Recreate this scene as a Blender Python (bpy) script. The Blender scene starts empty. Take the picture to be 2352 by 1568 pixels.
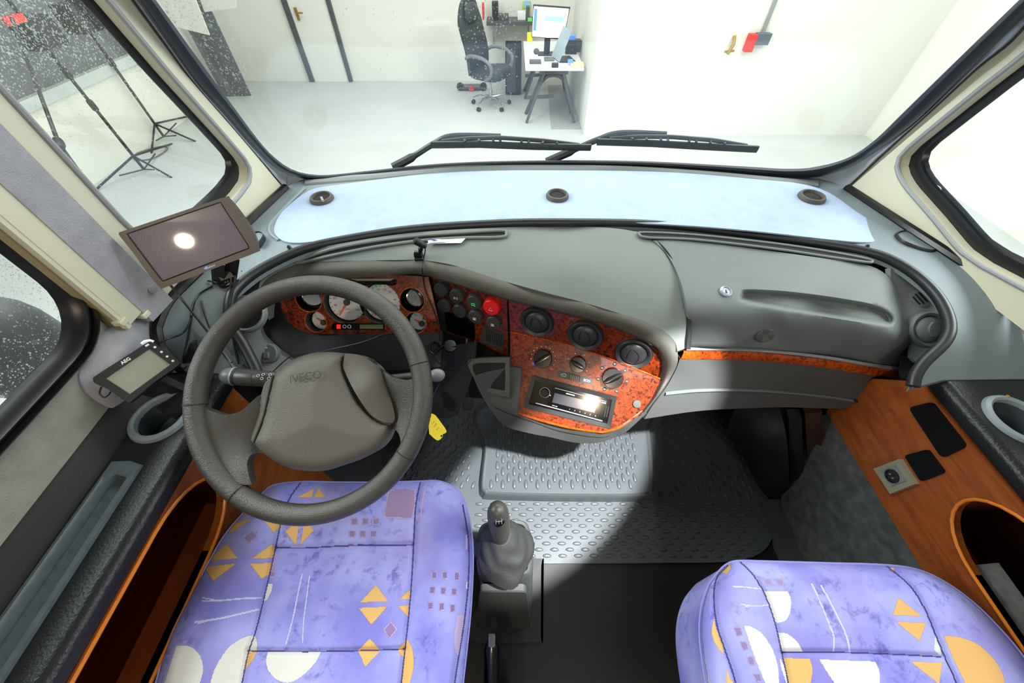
import bpy, bmesh, math, random
import numpy as np
from math import sin, cos, pi, radians, sqrt, atan2
from mathutils import Vector, Matrix
from mathutils.geometry import delaunay_2d_cdt
random.seed(7)
S = bpy.context.scene
COL = S.collection

# ------------------------------------------------------------------ camera
FPX, PITCH, CAMZ = 850.0, radians(50.5), 1.28          # focal length in pixels of the 2352 x 1568 frame
cam = bpy.data.cameras.new('camera'); cam.sensor_width = 36.0; cam.lens = FPX / 2352 * 36.0
cam.clip_start = 0.02; cam.clip_end = 60
camo = bpy.data.objects.new('camera', cam); COL.objects.link(camo)
camo.location = (0, 0, CAMZ); camo.rotation_euler = (pi / 2 - PITCH, 0, 0)
S.camera = camo
S.view_settings.view_transform = 'Standard'; S.view_settings.look = 'None'
S.view_settings.exposure = 0.0; S.view_settings.gamma = 1.0; S.view_settings.use_curve_mapping = False
S.cycles.max_bounces = 8; S.cycles.diffuse_bounces = 3; S.cycles.transparent_max_bounces = 24
S.cycles.caustics_reflective = False; S.cycles.caustics_refractive = False

# ------------------------------------------------------------------ world and lamps
w = bpy.data.worlds.new('world'); S.world = w; w.use_nodes = True
w.node_tree.nodes['Background'].inputs[0].default_value = (0.93, 0.97, 1.0, 1)
w.node_tree.nodes['Background'].inputs[1].default_value = 0.16
def lamp(name, kind, loc, aim, power, color=(1, 1, 1), **kw):
    l = bpy.data.lights.new(name, kind); l.energy = power; l.color = color
    for k, v in kw.items(): setattr(l, k, v)
    o = bpy.data.objects.new(name, l); COL.objects.link(o); o.location = loc
    d = Vector(aim) - Vector(loc); o.rotation_euler = d.to_track_quat('-Z', 'Y').to_euler()
    return o
# unseen garage studio lamps: one bank ahead of the vehicle, one down either side of it
lamp('garage_ceiling_light', 'AREA', (0.5, 4.6, 3.3), (0.5, 4.9, 0), 400, (1, 1, 0.96), shape='RECTANGLE', size=8.5, size_y=4.5)
lamp('garage_light_left', 'AREA', (-2.9, 0.9, 2.7), (-0.5, 0.35, 0.7), 230, (0.93, 0.97, 1.0), shape='RECTANGLE', size=2.4, size_y=1.6)
lamp('garage_light_right', 'AREA', (3.4, 0.8, 2.9), (0.9, 0.3, 0.6), 230, (0.93, 0.97, 1.0), shape='RECTANGLE', size=2.4, size_y=1.6)
lamp('garage_light_front', 'AREA', (0.3, 2.7, 3.0), (0.2, 0.7, 0.7), 50, (0.95, 0.98, 1.0), shape='RECTANGLE', size=3.0, size_y=1.0)
# lamps in the vehicle: the warm lamp in the living area, a cool spot for the lit floor patch, an added soft fill
lamp('living_area_lamp', 'POINT', (-0.31, -1.56, 1.80), (0, 0, 0), 34, (1.0, 0.80, 0.58), shadow_soft_size=0.04)
sp = lamp('floor_patch_spot', 'SPOT', (0.55, -0.02, 1.90), (0.13, 0.45, 0.0), 600, (0.94, 0.97, 1.0), spot_size=radians(13.5), spot_blend=0.10, shadow_soft_size=0.03)
sp.scale = (2.0, 1.0, 1.0)  # stands in for an unseen overhead source; cone stretched to shape the floor patch
lamp('cab_fill_light', 'AREA', (0.30, -0.75, 1.86), (0.20, 0.35, 0.55), 6.8, (0.97, 0.99, 1.0), shape='RECTANGLE', size=0.9, size_y=0.6)  # added soft fill for the cab; the roof has no opening here

# ------------------------------------------------------------------ looking along a line of sight to a known surface
CP, SP = cos(PITCH), sin(PITCH)
CAM = Vector((0, 0, CAMZ))
def ray(px, py):
    x = (px - 1176.0) / FPX; v = (784.0 - py) / FPX
    return Vector((x, CP + v * SP, -SP + v * CP))
def atz(px, py, z): d = ray(px, py); return CAM + d * ((z - CAMZ) / d.z)
def aty(px, py, y): d = ray(px, py); return CAM + d * (y / d.y)
def atx(px, py, x): d = ray(px, py); return CAM + d * (x / d.x)
def onpl(px, py, pl, off=0.0):
    p, n = pl; d = ray(px, py); return CAM + d * ((n.dot(p - CAM) + off) / n.dot(d))
def proj(p):
    x, y, z = p[0], p[1], p[2] - CAMZ
    dep = y * CP - z * SP; v = y * SP + z * CP
    return (1176 + FPX * x / dep, 784 - FPX * v / dep)
def depth(p): return p[1] * CP - (p[2] - CAMZ) * SP
def plane(p, n): return (Vector(p), Vector(n).normalized())
def onf(px, py, f):
    """first point on the sight line where f(p) changes sign"""
    d = ray(px, py); a, b = 0.2, 3.0; fa = f(CAM + d * a)
    for i in range(1, 57):
        t = 0.2 + i * 0.05; fb = f(CAM + d * t)
        if (fa > 0) != (fb > 0): a, b = t - 0.05, t; break
    for _ in range(40):
        m = (a + b) / 2
        if (f(CAM + d * m) > 0) == (fa > 0): a = m
        else: b = m
    return CAM + d * a
def tps(pts):
    P = np.array([(p[0], p[1]) for p in pts], float) / 500; V = np.array([p[2] for p in pts], float); n = len(P)
    def U(r2): return np.where(r2 > 1e-12, 0.5 * r2 * np.log(np.maximum(r2, 1e-12)), 0)
    K = U(((P[:, None] - P[None]) ** 2).sum(-1)); Q = np.c_[np.ones(n), P]
    A = np.zeros((n + 3, n + 3)); A[:n, :n] = K + 1e-4 * np.eye(n); A[:n, n:] = Q; A[n:, :n] = Q.T
    c = np.linalg.solve(A, np.r_[V, 0, 0, 0])
    def f(px, py):
        q = np.array((px, py)) / 500
        return float(U(((P - q) ** 2).sum(-1)) @ c[:n] + c[n] + c[n + 1] * q[0] + c[n + 2] * q[1])
    return f
def zsurf(pts):
    f = tps(pts); return lambda px, py: atz(px, py, f(px, py))
def plsurf(pl, off=0.0): return lambda px, py: onpl(px, py, pl, off)

# ------------------------------------------------------------------ curves
def cr(pts, n=6, closed=True):
    """Catmull-Rom; a point with a trailing 'c' is a corner"""
    P, K = [], []
    for p in pts:
        c = p[-1] == 'c' if not isinstance(p, Vector) else False
        P.append(Vector([float(a) for a in (p[:-1] if c else p)])); K.append(c)
    N = len(P); out = []
    for i in range(N if closed else N - 1):
        p1, p2 = P[i], P[(i + 1) % N]
        p0 = p1 if K[i] or (not closed and i == 0) else P[i - 1]
        p3 = p2 if K[(i + 1) % N] or (not closed and i == N - 2) else P[(i + 2) % N]
        if K[i] and K[(i + 1) % N]:
            m = max(1, n // 2); out += [p1.lerp(p2, j / m) for j in range(m)]; continue
        for j in range(n):
            t = j / n
            out.append(0.5 * ((2 * p1) + (p2 - p0) * t + (2 * p0 - 5 * p1 + 4 * p2 - p3) * t * t + (3 * p1 - p0 - 3 * p2 + p3) * t ** 3))
    if not closed: out.append(P[-1])
    return out
def resample(pts, n, closed=False):
    P = [Vector(p) for p in pts]
    if closed: P = P + [P[0]]
    L = [0]
    for a, b in zip(P, P[1:]): L.append(L[-1] + (b - a).length)
    out, j = [], 0
    for i in range(n):
        s = L[-1] * i / (n if closed else n - 1)
        while j < len(L) - 2 and L[j + 1] < s: j += 1
        d = L[j + 1] - L[j]
        out.append(P[j].lerp(P[j + 1], (s - L[j]) / d if d > 1e-9 else 0))
    return out
def inside(poly, x, y):
    """even-odd test, numpy arrays"""
    r = np.zeros(np.shape(x), bool); n = len(poly)
    for i in range(n):
        x1, y1 = poly[i][0], poly[i][1]; x2, y2 = poly[(i + 1) % n][0], poly[(i + 1) % n][1]
        if y1 == y2: continue
        r ^= ((y1 > y) != (y2 > y)) & (x < (x2 - x1) * (y - y1) / (y2 - y1) + x1)
    return r
def segdist(line, x, y, closed=False):
    d = np.full(np.shape(x), 1e9); n = len(line)
    for i in range(n if closed else n - 1):
        x1, y1 = line[i][0], line[i][1]; x2, y2 = line[(i + 1) % n][0], line[(i + 1) % n][1]
        L = (x2 - x1) ** 2 + (y2 - y1) ** 2 + 1e-12
        t = np.clip(((x - x1) * (x2 - x1) + (y - y1) * (y2 - y1)) / L, 0, 1)
        d = np.minimum(d, np.hypot(x - x1 - t * (x2 - x1), y - y1 - t * (y2 - y1)))
    return d

# ------------------------------------------------------------------ meshes
def NB(): return bmesh.new()
def thicken(bm, faces, th, direction=None):
    """give a sheet a back and an edge; the sheet faces the viewer's side"""
    bm.normal_update()
    vs = list({v for f in faces for v in f.verts})
    be = [e for e in {e for f in faces for e in f.edges} if sum(f in faces for f in e.link_faces) == 1]
    loops = []
    for e in be:
        f = [f for f in e.link_faces if f in faces][0]
        for l in f.loops:
            if l.edge == e: loops.append((l.vert, l.link_loop_next.vert))
    mp = {}
    for v in vs:
        nrm = Vector(direction) if direction is not None else -v.normal
        mp[v] = bm.verts.new(v.co + nrm * th)
    new = []
    for f in list(faces): new.append(bm.faces.new([mp[v] for v in reversed(f.verts)]))
    for a, b in loops: new.append(bm.faces.new([b, a, mp[a], mp[b]]))
    return new
def cdt(outline, holes=(), step=None, lines=(), dense=None):
    pts, edges = [], []
    def loop(q):
        b = len(pts); pts.extend((p[0], p[1]) for p in q); m = len(q)
        edges.extend((b + i, b + (i + 1) % m) for i in range(m))
    loop(outline)
    for h in holes: loop(h)
    for h in lines: loop(h)
    if step:
        xs = [p[0] for p in outline]; ys = [p[1] for p in outline]
        gx, gy = np.meshgrid(np.arange(min(xs) + step / 2, max(xs), step), np.arange(min(ys) + step / 2, max(ys), step))
        gx[1::2] += step / 2
        gx, gy = gx.ravel(), gy.ravel()
        m = inside(outline, gx, gy) & (segdist(outline, gx, gy, True) > step * 0.45)
        for h in holes: m &= ~inside(h, gx, gy) & (segdist(h, gx, gy, True) > step * 0.45)
        for h in lines: m &= segdist(h, gx, gy, True) > step * 0.5
        if dense: m &= dense(gx, gy)
        pts.extend(zip(gx[m].tolist(), gy[m].tolist()))
    r = delaunay_2d_cdt([Vector(p) for p in pts], edges, [], 0, 1e-7)
    cen = np.array([[sum(r[0][i].x for i in f) / len(f), sum(r[0][i].y for i in f) / len(f)] for f in r[2]])
    ok = inside(outline, cen[:, 0], cen[:, 1])
    for h in holes: ok &= ~inside(h, cen[:, 0], cen[:, 1])
    return r[0], [f for f, k in zip(r[2], ok) if k]
def patch(outline, surf, holes=(), step=16, th=0.003, bm=None, direction=None, mi=0, lines=()):
    bm = bm or NB()
    V, Fc = cdt(outline, holes, step, lines)
    vs = [bm.verts.new(surf(p.x, p.y)) for p in V]; fs = []
    for f in Fc:
        try: fs.append(bm.faces.new([vs[i] for i in f]))
        except ValueError: pass
    for f in fs:
        f.normal_update(); f.material_index = mi
        if f.normal.dot(CAM - f.calc_center_median()) < 0: f.normal_flip()
    if th:
        for f in thicken(bm, set(fs), th, direction): f.material_index = mi
    for v in [v for v in vs if not v.link_faces]: bm.verts.remove(v)
    return bm
def basis(n, x=None):
    n = Vector(n).normalized()
    x = Vector(x) if x is not None else (Vector((1, 0, 0)) if abs(n.x) < 0.8 else Vector((0, 1, 0)))
    x = (x - n * x.dot(n)).normalized(); return x, n.cross(x), n
def planar(outline, n, th, holes=(), bm=None, mi=0, step=None, x=None):
    """solid plate with its front face on the given points; goes back along -n"""
    bm = bm or NB(); n = Vector(n).normalized(); X, Y, n = basis(n, x); o = Vector(outline[0])
    to2 = lambda p: ((Vector(p) - o).dot(X), (Vector(p) - o).dot(Y))
    V, Fc = cdt([to2(p) for p in outline], [[to2(p) for p in h] for h in holes], step)
    vs = [bm.verts.new(o + X * p.x + Y * p.y) for p in V]; fs = []
    for f in Fc:
        try: fs.append(bm.faces.new([vs[i] for i in f]))
        except ValueError: pass
    for f in fs:
        f.normal_update(); f.material_index = mi
        if f.normal.dot(n) < 0: f.normal_flip()
    if th:
        for f in thicken(bm, set(fs), th, -n): f.material_index = mi
    return bm
def plate(outline_px, pl, off=0.0, th=0.004, holes=(), bm=None, mi=0, step=None):
    return planar([onpl(p[0], p[1], pl, off) for p in outline_px], pl[1], th, [[onpl(p[0], p[1], pl, off) for p in h] for h in holes], bm, mi, step)
def loft(curves, closed_u=False, closed_v=False, bm=None, mi=0, cap=False):
    bm = bm or NB(); R = [[bm.verts.new(p) for p in c] for c in curves]; nu, nv = len(R[0]), len(R)
    for j in range(nv if closed_v else nv - 1):
        for i in range(nu if closed_u else nu - 1):
            a, b, c, d = R[j][i], R[j][(i + 1) % nu], R[(j + 1) % nv][(i + 1) % nu], R[(j + 1) % nv][i]
            try: bm.faces.new((a, b, c, d)).material_index = mi
            except ValueError: pass
    if cap:
        for r in (R[0], R[-1]):
            try: bm.faces.new(r).material_index = mi
            except ValueError: pass
    return bm
def tube(pts, r, seg=10, closed=False, bm=None, mi=0, squash=None):
    P = [Vector(p) for p in pts]; n = len(P); rings = []; up = None
    for i, p in enumerate(P):
        t = (P[(i + 1) % n] - P[i - 1]) if closed else (P[min(i + 1, n - 1)] - P[max(i - 1, 0)])
        t.normalize()
        if up is None: up = Vector((0, 0, 1)) if abs(t.z) < 0.9 else Vector((1, 0, 0))
        s = t.cross(up)
        if s.length < 1e-6: s = t.orthogonal()
        s.normalize(); up = s.cross(t)
        rr = r[i] if isinstance(r, (list, tuple)) else r
        rings.append([p + s * (rr * cos(2 * pi * k / seg)) + up * (rr * (squash or 1) * sin(2 * pi * k / seg)) for k in range(seg)])
    return loft(rings, True, closed, bm, mi, cap=not closed)
def lathe(c, axis, prof, seg=32, bm=None, mi=0, x=None, cap=True):
    """prof: (radius, height along axis); ends closed"""
    X, Y, N = basis(axis, x); c = Vector(c)
    return loft([[c + N * h + (X * cos(2 * pi * k / seg) + Y * sin(2 * pi * k / seg)) * max(r, 1e-5) for k in range(seg)] for r, h in prof], True, False, bm, mi, cap=cap)
def box(c, size, bm=None, mi=0, ax=None, bev=0.0):
    bm = bm or NB(); X, Y, Z = ax or (Vector((1, 0, 0)), Vector((0, 1, 0)), Vector((0, 0, 1)))
    c = Vector(c); hx, hy, hz = [s / 2 for s in size]
    t = bmesh.new(); bmesh.ops.create_cube(t, size=1)
    for v in t.verts: v.co = Vector((v.co.x * 2 * hx, v.co.y * 2 * hy, v.co.z * 2 * hz))
    if bev: bmesh.ops.bevel(t, geom=list(t.edges), offset=bev, segments=3, affect='EDGES', profile=0.7)
    mp = {v: bm.verts.new(c + X * v.co.x + Y * v.co.y + Z * v.co.z) for v in t.verts}
    for f in t.faces: bm.faces.new([mp[v] for v in f.verts]).material_index = mi
    t.free(); return bm
def b2(lo, hi, bm=None, mi=0, bev=0.0):
    lo, hi = Vector(lo), Vector(hi); return box((lo + hi) / 2, hi - lo, bm, mi, None, bev)
def blob(c, rad, bm=None, mi=0, ax=None, seg=20, rings=12, fn=None):
    bm = bm or NB(); X, Y, Z = ax or (Vector((1, 0, 0)), Vector((0, 1, 0)), Vector((0, 0, 1))); c = Vector(c)
    R = []
    for j in range(rings + 1):
        th = pi * (0.02 + 0.96 * j / rings)
        ring = []
        for k in range(seg):
            a = 2 * pi * k / seg; q = [sin(th) * cos(a), sin(th) * sin(a), cos(th)]
            if fn: q = fn(*q)
            ring.append(c + X * q[0] * rad[0] + Y * q[1] * rad[1] + Z * q[2] * rad[2])
        R.append(ring)
    return loft(R, True, False, bm, mi, cap=True)
def bar(a, b, wd, ht, bm=None, mi=0, bev=0.0, up=(0, 0, 1)):
    a, b = Vector(a), Vector(b); t = (b - a).normalized(); s = t.cross(Vector(up))
    if s.length < 1e-5: s = t.orthogonal()
    s.normalize(); return box((a + b) / 2, ((b - a).length, wd, ht), bm, mi, (t, s, s.cross(t)), bev)
def rrect(w, h, r, n=5):
    """rounded rectangle, centred, 2D"""
    out = []
    for cx, cy, a0 in ((w / 2 - r, h / 2 - r, 0), (-w / 2 + r, h / 2 - r, 90), (-w / 2 + r, -h / 2 + r, 180), (w / 2 - r, -h / 2 + r, 270)):
        for i in range(n + 1):
            a = radians(a0 + 90 * i / n); out.append((cx + r * cos(a), cy + r * sin(a)))
    return out
def quadmap(q, pts):
    """unit-square points into the quad of 3D corners TL, TR, BR, BL (u right, v down)"""
    tl, tr, br, bl = [Vector(p) for p in q]
    return [tl.lerp(tr, u).lerp(bl.lerp(br, u), v) for u, v in pts]
def rquad(q, ru, rv=None, n=5):
    rv = rv or ru; return quadmap(q, [(0.5 + x, 0.5 + y) for x, y in [(a, b) for a, b in _rr(ru, rv, n)]])
def _rr(ru, rv, n):
    out = []
    for cx, cy, a0 in ((0.5 - ru, 0.5 - rv, 0), (-0.5 + ru, 0.5 - rv, 90), (-0.5 + ru, -0.5 + rv, 180), (0.5 - ru, -0.5 + rv, 270)):
        for i in range(n + 1):
            a = radians(a0 + 90 * i / n); out.append((cx + ru * cos(a), cy + rv * sin(a)))
    return out
def circ(c, n, r, seg=28, x=None):
    X, Y, N = basis(n, x); return [Vector(c) + (X * cos(2 * pi * k / seg) + Y * sin(2 * pi * k / seg)) * r for k in range(seg)]

def obj(name, bm, mats, parent=None, angle=38, label=None, smooth=True):
    bmesh.ops.remove_doubles(bm, verts=bm.verts, dist=1e-6)
    bm.normal_update()
    closed = all(len(e.link_faces) == 2 for e in bm.edges)
    if closed: bmesh.ops.recalc_face_normals(bm, faces=bm.faces)
    for f in bm.faces: f.smooth = smooth
    a = radians(angle)
    for e in bm.edges:
        if len(e.link_faces) == 2: e.smooth = e.calc_face_angle(0) < a
    me = bpy.data.meshes.new(name); bm.to_mesh(me); bm.free()
    for m in (mats if isinstance(mats, (list, tuple)) else [mats]): me.materials.append(m)
    o = bpy.data.objects.new(name, me); COL.objects.link(o)
    if parent is not None:
        root = parent
        while root.parent is not None: root = root.parent
        me.transform(Matrix.Translation(-root.location)); o.parent = parent
    if label: o['label'] = label
    return o
def tag(o, label, cat, group=None, kind=None):
    o['label'] = label; o['category'] = cat
    if group: o['group'] = group
    if kind: o['kind'] = kind
    return o
def thing(name, loc, label, cat, group=None, kind=None):
    o = bpy.data.objects.new(name, None); o.empty_display_size = 0.05; COL.objects.link(o); o.location = loc
    return tag(o, label, cat, group, kind)
def text_bm(s, a, b, n, off=0.0006, th=0.0004, bm=None, mi=0, height=None, bold=0.0):
    """flat lettering from point a to point b on a surface with normal n"""
    cu = bpy.data.curves.new('t', 'FONT'); cu.body = s; cu.extrude = 0.0; cu.offset = bold; cu.resolution_u = 3
    t = bpy.data.objects.new('t', cu); COL.objects.link(t)
    bpy.context.view_layer.update()
    me = bpy.data.meshes.new_from_object(t.evaluated_get(bpy.context.evaluated_depsgraph_get()))
    xs = [v.co.x for v in me.vertices]; ys = [v.co.y for v in me.vertices]
    a, b, n = Vector(a), Vector(b), Vector(n).normalized(); X = (b - a); L = X.length; X.normalize(); X = (X - n * X.dot(n)).normalized(); Y = n.cross(X)
    sx = L / (max(xs) - min(xs)); sy = height / (max(ys) - min(ys)) if height else sx
    bm = bm or NB(); vs = [bm.verts.new(a + X * ((v.co.x - min(xs)) * sx) + Y * ((v.co.y - min(ys)) * sy) + n * off) for v in me.vertices]
    for p in me.polygons:
        try:
            f = bm.faces.new([vs[i] for i in p.vertices]); f.material_index = mi
        except ValueError: pass
    bpy.data.objects.remove(t); bpy.data.curves.remove(cu); bpy.data.meshes.remove(me)
    return bm

# ------------------------------------------------------------------ materials
def lin(c):
    return tuple((x / 255 / 12.92 if x / 255 <= 0.04045 else ((x / 255 + 0.055) / 1.055) ** 2.4) for x in c) + (1,)
def mat(name, rgb, rough=0.55, metal=0.0, grain=None, var=None, coat=0.0, emit=0.0, spec=0.5):
    m = bpy.data.materials.new(name); m.use_nodes = True; N = m.node_tree.nodes; L = m.node_tree.links
    b = N['Principled BSDF']; b.inputs['Base Color'].default_value = lin(rgb); b.inputs['Roughness'].default_value = rough
    b.inputs['Metallic'].default_value = metal; b.inputs['Coat Weight'].default_value = coat; b.inputs['Coat Roughness'].default_value = 0.04
    b.inputs['Specular IOR Level'].default_value = spec
    if emit:
        b.inputs['Emission Color'].default_value = lin(rgb); b.inputs['Emission Strength'].default_value = emit
    tc = N.new('ShaderNodeTexCoord')
    if grain:
        n = N.new('ShaderNodeTexNoise'); n.inputs['Scale'].default_value = grain[0]; n.inputs['Detail'].default_value = 3
        bp = N.new('ShaderNodeBump'); bp.inputs['Strength'].default_value = grain[1]; bp.inputs['Distance'].default_value = 0.002
        L.new(tc.outputs['Object'], n.inputs['Vector']); L.new(n.outputs[0], bp.inputs['Height']); L.new(bp.outputs[0], b.inputs['Normal'])
    if var:                                             # (scale, second colour)
        n = N.new('ShaderNodeTexNoise'); n.inputs['Scale'].default_value = var[0]; n.inputs['Detail'].default_value = 6
        r = N.new('ShaderNodeValToRGB'); r.color_ramp.elements[0].color = lin(rgb); r.color_ramp.elements[1].color = lin(var[1])
        r.color_ramp.elements[0].position = 0.35; r.color_ramp.elements[1].position = 0.68
        L.new(tc.outputs['Object'], n.inputs['Vector']); L.new(n.outputs[0], r.inputs[0]); L.new(r.outputs[0], b.inputs['Base Color'])
    return m
def wood_mat(name, c1, c2, c3, scale, rough, coat, stretch=(1, 1, 1), lo=0.40, hi=0.62):
    m = mat(name, c1, rough, coat=coat, spec=0.25); N = m.node_tree.nodes; L = m.node_tree.links; b = N['Principled BSDF']
    tc = N.new('ShaderNodeTexCoord'); mp = N.new('ShaderNodeMapping'); mp.inputs['Scale'].default_value = stretch
    n1 = N.new('ShaderNodeTexNoise'); n1.inputs['Scale'].default_value = scale; n1.inputs['Detail'].default_value = 8; n1.inputs['Distortion'].default_value = 1.2
    n1.inputs['Roughness'].default_value = 0.68
    r = N.new('ShaderNodeValToRGB'); e = r.color_ramp.elements
    e[0].position = lo; e[0].color = lin(c3); e[1].position = hi; e[1].color = lin(c1)
    k = e.new((lo + hi) / 2 - 0.02); k.color = lin(c2)
    L.new(tc.outputs['Object'], mp.inputs[0]); L.new(mp.outputs[0], n1.inputs['Vector']); L.new(n1.outputs[0], r.inputs[0]); L.new(r.outputs[0], b.inputs['Base Color'])
    return m
def glass_mat(name, tint=(250, 252, 250), gloss=0.05):
    m = bpy.data.materials.new(name); m.use_nodes = True; N = m.node_tree.nodes; L = m.node_tree.links
    N.remove(N['Principled BSDF']); o = N['Material Output']
    t = N.new('ShaderNodeBsdfTransparent'); t.inputs[0].default_value = lin(tint)
    g = N.new('ShaderNodeBsdfGlossy'); g.inputs['Roughness'].default_value = 0.02
    x = N.new('ShaderNodeMixShader'); x.inputs[0].default_value = gloss
    L.new(t.outputs[0], x.inputs[1]); L.new(g.outputs[0], x.inputs[2]); L.new(x.outputs[0], o.inputs[0])
    return m
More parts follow.
